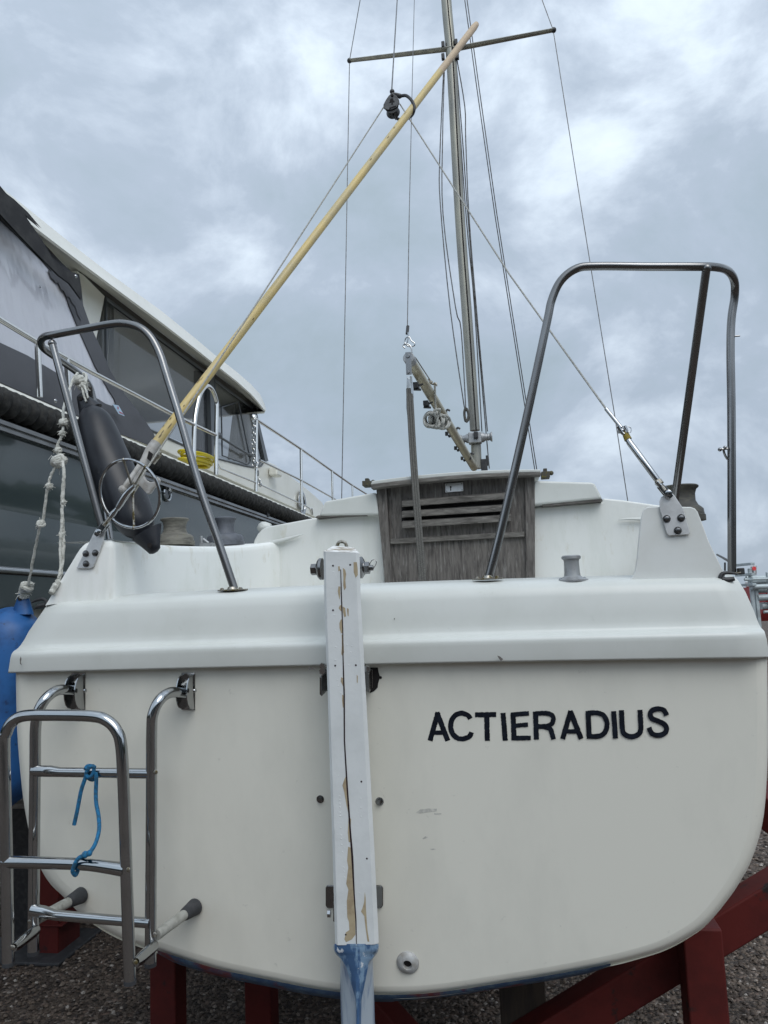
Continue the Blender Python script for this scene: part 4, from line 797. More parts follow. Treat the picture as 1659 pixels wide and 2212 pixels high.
# ropes
def rope_thing(paths, knots, label, frays=30, name='rope', m_=ROPEW):
    g = MB()
    for pts_, r_ in paths:
        P = spline([S(*p) for p in pts_], 8)
        P = [p + Vector((random.uniform(-1, 1), random.uniform(-1, 1), random.uniform(-1, 1))) * .0009 for p in P]
        g.tube(P, [r_ * random.uniform(.85, 1.15) for _ in P], n=10)
    for kx, ky, ks, kr in knots:
        c = S(kx, ky, ks)
        for _ in range(3):
            a, b = random.random() * 6, random.random() * 6; n_ = Vector((math.sin(a), math.cos(a) * .5, math.cos(b))).normalized(); o1 = n_.orthogonal().normalized(); o2 = n_.cross(o1)
            g.tube([c + (o1 * math.cos(t) + o2 * math.sin(t)) * kr * .6 + Vector((random.uniform(-1, 1),) * 3) * kr * .1 for t in [2 * math.pi * i / 10 for i in range(10)]], kr * .42, n=8, closed=True, sm=2)
        for _ in range(int(frays)):
            d = Vector((random.gauss(0, 1), random.gauss(0, .6), random.gauss(0, .8))).normalized(); l_ = kr * random.uniform(.9, 1.7)
            g.tube([c + d * kr * .4, c + d * l_ * .7 + Z * random.uniform(-.3, .3) * kr, c + d * l_ - Z * random.uniform(0, .5) * kr], [.0016, .0013, .0008], n=5)
    return tag(recenter(g.build(name, m_)), label, 'rope')
rope_thing([([(168, 806, .34), (160, 815, .3), (150, 840, .25), (143, 862, .2), (137, 885, .15), (136, 924, .1), (132, 945, .1), (123, 966, .1), (128, 994, .1), (116, 1015, .1), (109, 1030, .1), (102, 1058, .1), (93, 1122, .12), (86, 1138, .12), (77, 1180, .15), (62, 1258, .2), (52, 1285, .25)], .0045),
            ([(130, 985, .1), (138, 1014, .08), (136, 1060, .08), (134, 1116, .08), (137, 1180, .08), (130, 1244, .06), (118, 1264, .05)], .006), ([(134, 1130, .07), (130, 1180, .07), (131, 1225, .06), (126, 1250, .05)], .0045),
            ([(126, 1256, .045), (118, 1268, .04), (110, 1282, .035)], .0095)],
           [(137, 912, .1, .016), (134, 936, .1, .011), (126, 972, .1, .012), (127, 996, .1, .026), (106, 1050, .1, .012), (89, 1131, .12, .016), (137, 1085, .08, .009), (134, 1153, .08, .012), (57, 1268, .22, .024), (52, 1283, .24, .020)], 'knotted frayed white rope hanging from the left pushpit rail down to the blue fender', 12)
g = MB()
for _ in range(14):
    x, y = random.uniform(132, 142), random.uniform(1030, 1150); x2 = x + random.uniform(4, 16); 
    g.tube([S(x, y, .08), S(x2, y + random.uniform(4, 12), .07), S(x2 + random.uniform(-6, 3), y + random.uniform(20, 45), .07)], .0006, n=4, sm=4)
g.build('loose_strands', ROPEW, bpy.data.objects['rope'])
bpy.data.objects['loose_strands'].location = -bpy.data.objects['rope'].location
rope_thing([([(180, 806, .36), (186, 812, .33), (184, 826, .3), (176, 834, .3), (170, 826, .3), (174, 812, .34)], .005), ([(180, 826, .3), (186, 845, .28), (190, 860, .27)], .0035), ([(176, 826, .3), (180, 850, .28), (186, 868, .27)], .004)],
           [(172, 822, .3, .022), (179, 834, .3, .018)], 'short frayed white rope knotted round the rail above the dark fender', 30)
# coiled line on boom
g = MB(); cc = S(941, 908, 2.9)
for i in range(10):
    x = 920 + 46 * i / 9; a0 = random.random(); rx, ry = random.uniform(9, 15), random.uniform(14, 21); tl = random.uniform(-.7, .7); P = []
    for k in range(12):
        t = 2 * math.pi * k / 12; dx, dy = rx * math.cos(t), ry * math.sin(t); X = 943 + (x - 943) * .62 + dx * math.cos(tl) - dy * math.sin(tl); Yp = 909 + (x - 943) * .12 + dx * math.sin(tl) + dy * math.cos(tl) * .85
        P.append(S(X, Yp, 2.82 + .05 * math.sin(t * 2 + i) + i * .006))
    g.tube(P, .0088, n=8, closed=True, sm=3)
g.tube([S(939, 829, 2.75), S(940, 855, 2.78), S(941, 880, 2.82), S(946, 900, 2.78), S(940, 925, 2.8)], .007, n=8, sm=4); g.tube([S(936, 888, 2.75), S(950, 884, 2.75), S(946, 896, 2.8), S(934, 893, 2.8)], .0085, n=8, sm=4)
tag(recenter(g.build('coiled_rope', ROPEG)), 'grey rope coil hanging in a bundle from the boom', 'rope')

# ================================================================== MOTOR YACHT
yl = lambda x, y0: y0 + (1316 - y0) * x / 1135
XS = [-420, -300, -200, -120, -60, 0, 60, 120, 180, 240, 300, 360, 420, 470, 520, 560, 600, 640, 680, 720, 760, 800]
yacht = root('motor_yacht', Vector((L(300, 1100, 3.8).x, L(300, 1100, 3.8).y, 0)), 'dark hulled motor yacht with cream cabin and charcoal canopy standing on the left', 'yacht')
HL = 2.2
def ystrip(g, y0s, x1=800, xs=XS):
    xs = [x for x in xs if x <= x1]; g.grid([[L(x, yl(x, y0), l_) for x in xs] for y0, l_ in y0s])
g = MB(); ystrip(g, [(925, HL), (1000, HL + .005), (1100, HL + .02), (1180, HL + .035), (1232, HL + .04)]); ystrip(g, [(1262, HL + .045), (1316, HL + .06)])
yh = g.build('hull', YHULL, yacht, ang=60)
g = MB(); ystrip(g, [(1316, HL + .05), (1316.0, HL + .058), (1325, HL + .06), (1400, HL + .10), (1480, HL + .25), (1540, HL + .6), (1600, HL + 1.3), (1640, HL + 2.2)]); g.build('hull_bottom', YCREAM, yh, ang=60)
g = MB(); g.tube([L(x, yl(x, 1232), HL + .03) for x in XS], .020, n=12); g.build('lower_rub_rail', STEEL, yh, ang=60)
g = MB(); ystrip(g, [(1240, HL + .038), (1244, HL + .03), (1262, HL + .03), (1264, HL + .045)]); g.build('stripe', YBROWN, yh)
g = MB(); ystrip(g, [(899, HL + .02), (901, HL - .03), (905, HL - .045), (914, HL - .045), (918, HL - .03), (928, HL - .03), (932, HL + .01)]); g.build('rub_rail', STEELB, yacht, ang=25)
g = MB(); ystrip(g, [(842, HL + .1), (840, HL + .02), (834, HL - .005), (829, HL), (828, HL + .08)]); g.build('gunwale', YCREAM, yacht, ang=30)
g = MB(); g.grid([[L(x, yl(x, 832), l_) + Z * (.0) for x in XS] for l_ in (HL + .04, HL + .6)]) 
zd = L(0, 832, HL).z
g = MB(); g.grid([[L(x, yl(x, 834), HL + .01) for x in XS], [L(x, yl(x, 834), HL + .01) + NL * 3.2 for x in XS]]); g.build('deck', YCREAM, yacht)
g = MB(); g.prism([L(x, yl(x, 842), HL) + NL * .02 for x in (-420, 800)] + [L(x, yl(x, 1316), HL) + NL * .02 for x in (800, -420)], NL * 2.9); g.build('hull_core', YHULL, yh)
# braided rope fender along the gunwale
P = [L(x, yl(x, 869), HL - .02) for x in (-420, 800)]; ln = (P[1] - P[0]).length; dl = (P[1] - P[0]).normalized(); o1 = dl.orthogonal().normalized(); o2 = dl.cross(o1)
P = [P[0], P[1]]; ln = (P[1] - P[0]).length
g = MB(); NS = int(ln / .011); nA = 26; vs = []; pitch_ = .062
for i in range(NS + 1):
    d_ = i * .011
    for j in range(nA):
        a = 2 * math.pi * j / nA; ph = d_ / pitch_ + .25 * math.sin(a)
        ringp_ = abs(math.sin(math.pi * ph)) ** .55; lump = abs(math.sin(3.5 * a + math.pi * (math.floor(ph) % 2) * .5)) ** .5
        r_ = .066 * (.64 + .26 * ringp_ + .14 * lump * ringp_) + .004 * noise.noise(Vector((d_ * 8, a, 0)))
        vs.append(P[0] + dl * d_ + (o1 * math.cos(a) + o2 * math.sin(a)) * r_)
g.add(vs, [[i * nA + j, i * nA + (j + 1) % nA, (i + 1) * nA + (j + 1) % nA, (i + 1) * nA + j] for i in range(NS) for j in range(nA)])
g.build('rope_fender', YROPE, yacht, ang=80)
# cabin
CL = 2.75
sill = [(-420, 640), (-200, 742), (0, 812), (200, 880), (340, 935), (410, 966), (472, 991), (500, 1000), (530, 1008), (550, 1009.5), (565, 1006), (575, 996), (594, 1004), (649, 1045), (670, 1062), (696, 1085)]
low = [(x, yl(x, 818)) for x in (720, 600, 400, 200, 0, -200, -420)]
g = MB(); g.prism([L(x, y, CL) for x, y in sill + low], NL * 2.5); cab = g.build('cabin_side', YCREAM, yacht, bevel=.02)
rt_top = [(-420, 80), (-200, 250), (0, 402), (86, 471), (173, 541), (230, 585), (346, 669), (420, 729), (461, 764), (510, 802), (540, 828), (560, 850), (570, 872), (573, 884)]
rt_bot = [(-420, 150), (-200, 312), (0, 460), (86, 524), (173, 588), (230, 629), (346, 715), (420, 770), (461, 801), (510, 839), (540, 866), (556, 884), (566, 893), (571, 893)]
g = MB(); rings = []
for i, ((tx, ty), (bx, by)) in enumerate(zip(rt_top, rt_bot)):
    bi = L(bx, by, 2.76); b0 = L(tx + (bx - tx) * .66, ty + (by - ty) * .66, 2.58); t1 = L(tx, ty, 2.66); 
    if i == len(rt_top) - 1: pass
    m_ = b0.lerp(t1, .5) - NL * .0
    rings.append([bi, b0, b0 + Z * .01 - NL * .01, m_ - NL * .006, t1 - NL * .01 - Z * .01, t1 + NL * .05, t1 + NL * .7 + Z * .02, t1 + NL * 2.0 + Z * .02, t1 + NL * 2.62, b0 + NL * 2.75, bi + NL * 2.4])
g.loft(rings); g.build('roof', YCREAM, yacht, ang=50)
def pane(poly, m_, par, l_, th, nm, **k):
    g = MB(); g.prism([L(x, y, l_) for x, y in poly], NL * th); return g.build(nm, m_, par, **k)
w1 = pane([(228, 646), (452, 812), (458, 984), (340, 932), (200, 872), (205, 760)], GLASS, yacht, CL + .02, .006, 'window')
w2 = pane([(464, 824), (545, 884), (552, 905), (571, 992), (562, 1004), (550, 1007), (530, 1004), (470, 989)], GLASS, yacht, CL + .02, .006, 'window')
FR = mat('window_frame_grey', (0.10, 0.11, 0.12), 0.4, 0.3)
def frame(pts_, w_, par, closed=True, l_=CL, m_=FR, nm='window_frame'):
    g = MB(); g.tube([L(x, y, l_) for x, y in pts_], w_, n=8, closed=closed); g.build(nm, m_, par)
frame([(228, 644), (455, 812), (461, 989), (400, 964), (340, 936), (230, 890)], .012, w1)
frame([(463, 820), (548, 884), (553, 905), (573, 994), (564, 1006), (550, 1010), (528, 1006), (466, 990)], .012, w2)
frame([(478, 880), (480, 984), (535, 1004), (541, 996), (515, 868)], .008, w2)
g = MB(); g.tube([L(473, 943, CL - .03), L(541, 984, CL - .03)], .012, n=8); g.ball(L(473, 941, CL - .03), .03, 6); g.ball(L(541, 983, CL - .03), .03, 6); g.build('wiper_bar', FR, w2)
pane([(166, 585), (180, 594), (226, 640), (216, 690), (204, 752), (184, 724), (176, 660)], YCREAM, yacht, CL - .01, .04, 'cabin_panel')
pane([(453, 806), (463, 814), (468, 990), (458, 986)], FR, yacht, CL - .012, .05, 'window_post')
pane([(546, 872), (551, 874), (580, 996), (573, 996)], FR, yacht, CL - .012, .05, 'window_post')
g = MB(); g.prism([L(x, y, CL) for x, y in ((173, 586), (551, 874), (550, 882), (172, 597))], NL * .05); g.build('window_header', mat('dark_header', (0.05, 0.045, 0.04), 0.6), yacht)  # dark strip along the window tops
# far side wall and interior
g = MB(); A_ = [L(x, y, CL) + NL * 2.45 for x, y in ((-420, 640), (120, 850), (330, 932), (330, 705), (120, 545), (-420, 140))]; g.prism(A_, NL * .04); g.build('far_wall', mat('interior_grey', (0.16, 0.15, 0.14), 0.7), yacht)
g = MB(); A_ = [L(x, y, CL) + NL * .06 for x, y in ((-420, 640), (228, 895), (228, 645), (-420, 150))]; 
g.prism([L(228, 900, CL) + NL * .1, L(228, 640, CL) + NL * .1, L(228, 640, CL) + NL * 2.4, L(228, 900, CL) + NL * 2.4], D * .03); g.build('interior_bulkhead', TEAK, yacht)
def curtain(x0t, x1t, y0t, y1t, x0b, x1b, y0b, y1b, l_, par, m_=CURT):
    g = MB(); n = 36; rws = []
    for r in range(9):
        v = r / 8; row = []
        for i in range(n + 1):
            t = i / n; xa = x0t + (x1t - x0t) * t; ya = y0t + (y1t - y0t) * t; xb = x0b + (x1b - x0b) * t; yb = y0b + (y1b - y0b) * t
            row.append(L(xa + (xb - xa) * v, ya + (yb - ya) * v, l_) + NL * (.028 * math.sin(t * 26 + v * 1.5) + .01 * math.sin(t * 61)))
        rws.append(row)
    g.grid(rws); o = g.build('curtain', m_, par, ang=80, recalc=False); return o
curtain(512, 546, 862, 886, 497, 552, 992, 1006, CL + .15, w2)
curtain(424, 447, 800, 815, 430, 456, 975, 984, CL + .15, w1, mat('grey_curtain', (0.25, 0.25, 0.26), 0.9))
curtain(226, 238, 650, 660, 205, 240, 830, 850, CL + .06, w1)
# canopy
def panel(outer, hole, m_, l_, par, nm, th=.006, lf=None):
    lf = lf or (lambda x, y: l_)
    loops = [outer] + ([hole] if hole else [])
    P3 = [[Vector((x, y, 0)) for x, y in lp] for lp in loops]; tri = tessellate_polygon(P3); flat = [p for lp in loops for p in lp]
    g = MB(); a = [L(x, y, lf(x, y)) for x, y in flat]; g.add(a, [list(t) for t in tri]); g.add([p + NL * th for p in a], [list(t)[::-1] for t in tri])
    return g.build(nm, m_, par, ang=60, recalc=False)
lf = lambda x, y: 2.42 + .30 * max(0, min(1, (yl(x, 826) - y) / 420))
cout = [(-420, 160), (-200, 290), (0, 432), (40, 470), (90, 520), (133, 567), (168, 600), (176, 625), (180, 660), (196, 705), (218, 752), (240, 804), (270, 852), (300, 890), (331, 934), (341, 962), (331, 965), (240, yl(240, 826)), (140, yl(140, 826)), (0, 826), (-200, 738), (-420, 640)]
hole = [(-420, 200), (-200, 330), (-20, 455), (40, 512), (90, 562), (122, 598), (140, 632), (150, 662), (172, 716), (205, 790), (236, 845), (247, 862), (250, 872), (243, 877), (228, 872), (140, 816), (60, 768), (0, 740), (-200, 640), (-420, 540)]
can = panel(cout, hole, CANV, 0, yacht, 'canopy', lf=lf); can['label'] = 'charcoal canvas side panel with a clear vinyl window'
lf2 = lambda x, y: lf(x, y) + .008
hr = []
def dens(poly, n=5): return [(a[0] + (b[0] - a[0]) * k / n, a[1] + (b[1] - a[1]) * k / n) for a, b in zip(poly, poly[1:] + poly[:1]) for k in range(n)]
panel(hole, None, VINYL, 0, can, 'clear_window', lf=lf2, th=.002)
# torn edge strip over the window and the loose awning flap
tt = [(104, 583), (110, 600), (118, 606), (120, 612), (126, 610), (132, 626), (138, 628), (143, 640), (150, 642), (156, 655), (163, 662), (168, 680), (176, 694), (170, 660), (156, 625), (130, 596)]
panel(tt, None, CANV, 0, can, 'torn_hem', lf=lambda x, y: lf(x, y) - .006, th=.003)
tt = [(-200, 250), (-200, 300), (0, 462), (40, 506), (80, 548), (128, 596), (150, 612), (178, 650), (176, 622), (171, 592), (140, 583), (112, 555), (92, 520), (76, 497), (52, 462), (90, 494), (60, 458), (30, 430), (14, 418), (0, 401)]
g = MB(); ww = [L(x, y, 2.52) for x, y in tt]; panel(tt, None, CANVD, 2.50, can, 'awning_flap', th=.01)
g = MB()
for q in ((82, 1, 616), (248 / 1, 1, 0)): pass
for q in ((184, 1305), ): pass
for q, l_ in (((85, 620), 2.6), ((164, 597), 2.48), ((120, 866), 2.40)):
    c = L(*q, l_); g.lathe(c, -NL, [(0, .011), (.004, .009), (.007, .004)], 12)
g.build('snap_stud', STEEL, can)
g = MB(); g.prism([L(x, y, 2.405) for x, y in ((243, 873), (256, 876), (269, 899), (256, 894))], -NL * .001); st_ = g.build('sticker', mat('pale_sticker', (0.45, 0.6, 0.75), 0.4), can)
g = MB(); c = L(255, 881, 2.402); g.lathe(c, -NL, [(0, .009), (.0006, .009)], 12); g.prism([L(x, y, 2.4035) for x, y in ((256, 888), (265, 892), (267, 896), (258, 892))], -NL * .0006); g.build('sticker_print', mat('sticker_ink', (0.5, 0.12, 0.12), 0.5, c2=(.2, .3, .5), sc1=90), st_)
# guard rails
RLm = HL + .06; RS = mat('polished_rail', (0.68, 0.67, 0.64), 0.12, 1.0)
rail_ = MB(); rail_.tube([L(x, y, RLm) for x, y in ((-420, 400), (-200, 540), (0, 690), (79, 738), (200, 805), (371, 894), (420, 918), (467, 940))], .0135, n=12)
gr = rail_.build('guard_rail', RS, yacht, ang=60)
g = MB(); g.tube([L(x, y, RLm) for x, y in ((548, 902), (649, 969), (758, 1046), (792, 1067))], .014, n=12); g.ball(L(548, 902, RLm), .03, 8); g.tube([L(x, y, RLm) for x, y in ((561, 994), (652, 1038), (725, 1079), (760, 1100))], .011, n=10)
g.tube([L(x, y, RLm) for x, y in ((470, 1003), (475, 1012), (560, 1046), (640, 1084), (655, 1090), (668, 1098), (672, 1112))], .008, n=8)
g.build('guard_rail', RS, yacht, ang=60)
for a, b in (((81, 738), (86, 858)), ((144, 775), (150, 880)), ((554, 906), (553, 1062)), ((650, 970), (652, 1101)), ((717, 1017), (719, 1082)), ((761, 1048), (762, 1080)), ((672, 1098), (674, 1112))):
    g = MB(); g.tube([L(*a, RLm), L(*b, RLm)], .0145, n=12); g.build('stanchion', RS, yacht, ang=60)
g = MB(); g.tube([L(x, y, RLm) for x, y in ((418, 1006), (420, 916), (427, 870), (434, 848), (446, 834), (458, 842), (466, 862), (468, 880), (467, 940), (467, 1026))], .0165, n=14, sm=5); g.build('boarding_gate_hoop', RS, yacht, ang=60)
# chain: interlocked links hanging at the gate
g = MB()
def chain(pts_, n):
    P = [L(x, y, RLm - .02) for x, y in pts_]
    for i in range(n):
        t = i / (n - 1) * (len(P) - 1); k = min(int(t), len(P) - 2); c = P[k].lerp(P[k + 1], t - k); sd_ = D if i % 2 else NL
        g.tube([c + Z * (.024 * math.cos(a)) + sd_ * (.010 * math.sin(a)) for a in [2 * math.pi * q / 10 for q in range(10)]], .0036, n=6, closed=True)
chain([(548, 908), (546, 950), (549, 1004)], 12); chain([(551, 908), (550, 950), (547, 1000)], 11); chain([(549, 1000), (556, 1004), (560, 1040), (562, 1046)], 7)
g.build('gate_chain', STEEL, yacht)
g = MB(); c = L(595, 1020, CL - .06); g.box(c, D * .09, NL * .05, Z * .05); g.build('navigation_light', YCREAM, yacht, bevel=.02)
g = MB(); c = L(595, 1020, CL - .06) + D * .095; g.box(c, D * .004, NL * .03, Z * .035); g.build('light_lens', mat('blue_grey_lens', (.1, .16, .22), .2), bpy.data.objects['navigation_light'])
def port(px, py, l_, r_, par, asp=1.5):
    c = L(px, py, l_); g = MB(); n_ = 30; rg = []
    for k, o_ in ((1.0, .0), (1.0, -.01), (.9, -.016), (.74, -.012), (.7, .0)): rg.append([c + D * (r_ * k * math.cos(t)) + Z * (r_ * k * math.sin(t)) + NL * o_ for t in [2 * math.pi * i / n_ for i in range(n_)]])
    g.loft(rg, caps=False); o = g.build('porthole', STEEL, par)
    g = MB(); g.lathe(c, -NL, [(-.001, r_ * .72), (.003, r_ * .72)], n_); g.build('porthole_glass', mat('port_glass', (.02, .025, .03), .05), o)
port(359, 1066, HL + .0, .052, yh); port(652, 1087, CL - .02, .16, cab)
g = MB(); c = L(568, 1111, HL); g.tube([c + NL * .01, c - NL * .05], .028, n=14); g.tube([c - NL * .03 + Z * .03, c - NL * .03 + Z * .07], .04, n=10); g.build('scupper', RUBB, yh)
g = MB(); c0_ = L(425, 1004, HL + .25)
for i in range(7):
    rr_ = .15 + .015 * math.sin(i * 2.1); g.tube([c0_ + D * (rr_ * 1.3 * math.cos(t)) + NL * (rr_ * .6 * math.sin(t) + .02 * math.cos(i)) + Z * (.01 + .011 * i + .008 * math.sin(t + i)) for t in [2 * math.pi * q / 20 for q in range(20)]], .010, n=8, closed=True, sm=2)
tag(recenter(g.build('hose_coil', HOSE)), 'coiled bright yellow hose lying on the side deck of the motor yacht', 'hose')

# ================================================================== STANDS
def sqbeam(g, a, b, w_, up_=Z):
    d = (b - a).normalized(); s_ = d.cross(up_).normalized() if abs(d.dot(up_)) < .95 else V.copy(); t_ = d.cross(s_).normalized()
    g.box((a + b) / 2, d * ((b - a).length / 2), s_ * w_ / 2, t_ * w_ / 2)
def vpost(g, px, py, s_, w_, ztop=None):
    p = S(px, py, s_); zt = p.z if ztop is None else ztop; g.box(Vector((p.x, p.y, zt / 2)), V * w_ / 2, U * w_ / 2, Z * (zt / 2))
    return Vector((p.x, p.y, 0))
def stand(label, posts, extra, loc, name='boat_stand'):
    r_ = root(name, loc, label, 'boat stand', 'red steel stands under the boats')
    for px, py, s_, w_, zt in posts:
        g = MB(); b = vpost(g, px, py, s_, w_, zt); g.build('post', RED, r_, bevel=.008)
        g = MB(); g.box(b + Z * .012, V * w_ * 1.1, U * w_ * 1.1, Z * .012); g.build('foot_plate', RED, r_, bevel=.003)
    for nm, a, b, w_ in extra:
        g = MB(); sqbeam(g, a, b, w_); g.build(nm, RED, r_, bevel=.008)
    return r_
pR = S(1511, 2040, .62)
stand('red steel cradle with a diagonal beam under the right side of the sailboat', [(1511, 2040, .62, .125, S(1511, 1990, .62).z)],
      [('diagonal_beam', S(1080, 2292, .78), S(1880, 1804, .78), .125)], Vector((pR.x, pR.y, 0)))
pL = S(366, 2100, .75)
stand('red steel post under the left edge of the sailboat hull beside the ladder', [(364, 2150, .75, .105, S(366, 2035, .75).z)], [], Vector((pL.x, pL.y, 0)))
pM = S(566, 2160, 1.15)
stand('red steel post with a sloping brace under the hull left of the rudder', [(566, 2170, 1.15, .115, S(566, 2100, 1.15).z)],
      [('brace', S(700, 2040, 1.5), S(960, 2330, 1.0), .10)], Vector((pM.x, pM.y, 0)))
stand('red beam end sticking out past the right side of the hull', [], [('beam', S(1600, 1700, 1.5), S(1800, 1845, 1.2), .14)], Vector((S(1700, 1760, 1.4).x, S(1700, 1760, 1.4).y, 0)))
g = MB(); a = S(1800, 1845, 1.2); g.box(Vector((a.x, a.y, a.z / 2)), V * .06, U * .06, Z * a.z / 2); g.build('post', RED, bpy.data.objects['boat_stand.003'], bevel=.008)
g = MB(); p = S(1132, 2200, .95); g.box(Vector((p.x, p.y, .45)), V * .085, U * .1, Z * .45); tag(recenter(g.build('timber_prop', TIMBER, bevel=.006)), 'dark upright timber prop under the sailboat hull right of the rudder', 'timber')
g = MB(); p = kb; g.box(Vector((p.x, p.y, .065)), V * .2, U * .6, Z * .065); tag(recenter(g.build('keel_block', TIMBER, bevel=.006)), 'dark timber block the sailboat keel stands on', 'timber')
# stand under the yacht
b0 = G(70, 2082)
ys = root('boat_stand', b0.copy(), 'dark red pedestal with rubber base plate under the yacht behind the ladder', 'boat stand', 'red steel stands under the boats')
g = MB(); a, b = G(70, 2070), G(128, 2066); wv = (b - a).length / 2; c = (a + b) / 2 + U * .12; g.box(c + Z * .62, V * wv, U * .12, Z * .62); g.build('column', RED, ys, bevel=.008)
g = MB(); g.box(c + Z * .18 + V * .01, V * (wv + .02), U * .13, Z * .006); g.build('flange', RED, ys, bevel=.004)
g = MB(); g.box(c - V * .14 + Z * .012, V * (wv + .22), U * .24, Z * .012); g.build('base_plate', RUBB, ys, bevel=.01)
g = MB(); a = G(38, 2060); g.box(a + U * .4 + Z * .40, V * .15, U * .26, Z * .40); bx = g.build('support_box', BLACK, ys, bevel=.006)
g = MB(); g.box(a + U * .4 + Z * .815, V * .155, U * .27, Z * .015); g.build('top_plank', mat('grey_plank', (.3, .29, .27), .8, c2=(.2, .19, .18), sc1=9), ys, bevel=.004)

# ================================================================== far right background
RY = 15.0
rack = root('pipe_rack', Vector((W(1660, 1300, RY).x, RY, 0)), 'rack of grey galvanised pipes far behind the right corner of the sailboat', 'rack')
def Wr(x, y, dy=0): return W(x, y, RY + dy)
for x, yt in ((1619, 1228), (1632, 1262), (1658, 1236), (1720, 1236)):
    p = Wr(x, yt); g = MB(); g.box(Vector((p.x, p.y, p.z / 2)), Vector((.03, 0, 0)), Vector((0, .03, 0)), Z * p.z / 2); g.build('upright', GALV, rack, bevel=.008)
for x0, y0, r_, dy in ((1608, 1252, .028, -.1), (1612, 1249, .045, .4), (1618, 1256, .06, .2), (1624, 1268, .05, -.1), (1628, 1274, .07, .3), (1636, 1291, .065, 0), (1644, 1309, .07, .1), (1650, 1322, .03, 0)):
    a = Wr(x0, y0, dy); b = Wr(1760, y0 - 5, dy); g = MB(); g.tube([a, b], r_, n=14); g.build('pipe', GALV, rack)
for z_ in (2.05, 2.25, 2.45):
    g = MB(); p = Wr(1620, 1270); g.box(Vector((p.x, p.y + .15, z_)), Vector((.04, 0, 0)), Vector((0, .35, 0)), Z * .025); g.build('bracket', GALV, rack, bevel=.006)
fl2 = root('flag', Vector((W(1622, 1260, 18).x, 18, 0)), 'small white flag with a red disc above the pipe rack at right', 'flag')
p = W(1623, 1224, 18); g = MB(); g.tube([Vector((p.x, p.y, 0)), p], .02, n=8); g.build('flag_pole', GALV, fl2)
g = MB(); rws = []
for v in range(7): rws.append([W(1624.5 + 10 * t / 8, 1221 + v * 3.4 + .5 * math.sin(t), 18 + .05 * math.sin(t * 1.2)) for t in range(9)])
g.grid(rws); fc = g.build('cloth', mat('white_flag_cloth', (.7, .68, .68), .8), fl2, recalc=False)
c = W(1629.5, 1228, 17.9); g = MB(); g.lathe(c, Vector((0, -1, 0)), [(-.02, pr(c, 4.3)), (.0, pr(c, 4.3))], 24); g.build('red_disc', mat('red_disc', (.65, .06, .06), .7), fc)
fb = root('boat', Vector((W(1690, 1300, 22).x, 22, 0)), 'distant red and white boat partly hidden behind the pipe rack', 'boat')
g = MB(); g.loft([[W(1620 + dx, y, Y_) for (dx, y) in ((0, 1288), (190, 1284))] for y, Y_ in ((1, 21), (2, 23))] , closed=False)
g = MB(); sec = []
for t, w_, top_ in ((0, .9, 2.0), (1.5, 1.1, 2.0), (3, 1.0, 2.05), (4.5, .6, 2.15), (5.3, .03, 2.25)):
    cxx = W(1625, 1300, 22).x + t; sec.append([Vector((cxx, 22 - w_, top_)), Vector((cxx, 22 - w_ * .85, top_ - .45)), Vector((cxx, 22 - w_ * .3, top_ - .95)), Vector((cxx, 22 + w_ * .3, top_ - .95)), Vector((cxx, 22 + w_ * .85, top_ - .45)), Vector((cxx, 22 + w_, top_))])
g.loft(sec); g.build('hull', mat('red_hull_paint', (.32, .03, .03), .4), fb)
g = MB(); x_ = W(1625, 1300, 22).x; g.loft([[Vector((x_ + a, 22 + b, z_)) for a, b in ((.2, -.8), (3.4, -.8), (3.4, .8), (.2, .8))] for z_ in (2.0, 2.18)]); g.loft([[Vector((x_ + a, 22 + b, z_)) for a, b in ((.7, -.6), (2.7, -.6), (2.7, .6), (.7, .6))] for z_ in (2.19, 2.32)]); g.build('cabin', GEL, fb, bevel=.04)
for t in (1.0, 3.0):
    g = MB(); g.box(Vector((x_ + t, 22, .55)), Vector((.06, 0, 0)), Vector((0, .5, 0)), Z * .55); g.build('cradle_leg', RED, fb)

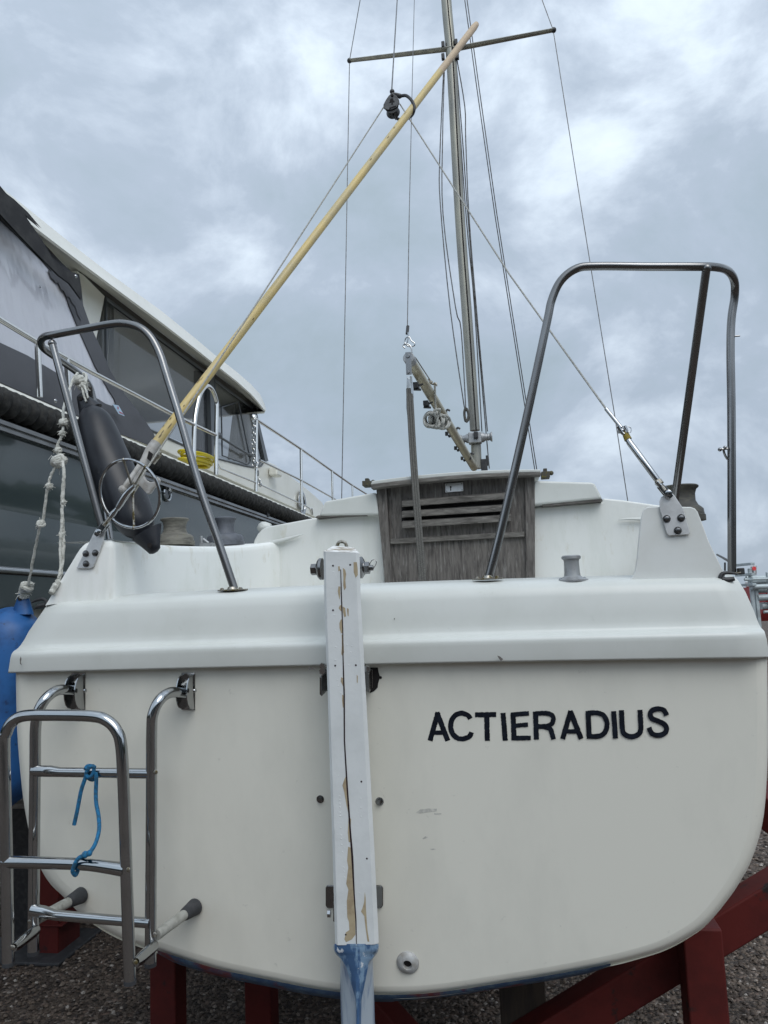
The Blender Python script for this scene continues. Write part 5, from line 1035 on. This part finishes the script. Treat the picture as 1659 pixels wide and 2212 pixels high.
# ================================================================== far wood beyond the yard (seen mirrored in the yacht's side)
LEAF = mat('far_foliage', (0.045, 0.065, 0.03), 0.8, c2=(0.025, 0.04, 0.02), sc1=.4)
g = MB(); random.seed(3)
for k in range(2600):
    az = math.radians(random.uniform(36, 318)); rr_ = random.uniform(52, 66)
    hh = 6.5 + 2.5 * noise.noise(Vector((math.sin(az) * 6, math.cos(az) * 6, 1))) + 1.5 * noise.noise(Vector((math.sin(az) * 21, math.cos(az) * 21, 4)))
    c = Vector((math.sin(az) * rr_, math.cos(az) * rr_, random.uniform(.3, max(1.2, hh)))); q = random.uniform(.8, 1.7)
    pts = [c + Vector((x * q * random.uniform(.6, 1.3), y * q * random.uniform(.6, 1.3), z * q * random.uniform(.6, 1.2))) for x, y, z in ((1, 0, 0), (0, 1, 0), (-1, 0, 0), (0, -1, 0), (0, 0, 1), (0, 0, -1))]
    g.add(pts, [[0, 1, 4], [1, 2, 4], [2, 3, 4], [3, 0, 4], [1, 0, 5], [2, 1, 5], [3, 2, 5], [0, 3, 5]])
tag(g.build('tree_belt', LEAF, smooth=False, recalc=False), 'dark green belt of trees round the yard, mirrored in the yacht hull', 'trees', kind='stuff')

shed = root('unseen_shed', Vector((2, -16, 0)), 'long dark shed behind the viewer, unseen, added to darken reflections in the steel', 'shed')  # out of view, added as a dark mass for the steel to reflect
g = MB(); g.box(Vector((2, -17, 2.9)), Vector((17, 0, 0)), Vector((0, 4, 0)), Z * 2.9); g.build('wall', mat('shed_cladding', (0.06, 0.065, 0.06), .6, c2=(.045, .05, .045), sc1=1, st=(6, 6, .2)), shed)
g = MB(); g.prism([Vector((-15.6, -12.4, 5.8)), Vector((-15.6, -17, 7.6)), Vector((-15.6, -21.6, 5.8))], Vector((35.2, 0, 0))); g.build('roof', mat('shed_roof', (0.12, 0.12, 0.12), .7), shed)
for x in (-9, -1, 8):
    g = MB(); g.box(Vector((x, -12.97, 2.2)), Vector((2.2, 0, 0)), Vector((0, .03, 0)), Z * 2.2); g.build('door', mat('shed_door', (0.25, 0.26, 0.25), .5), shed)
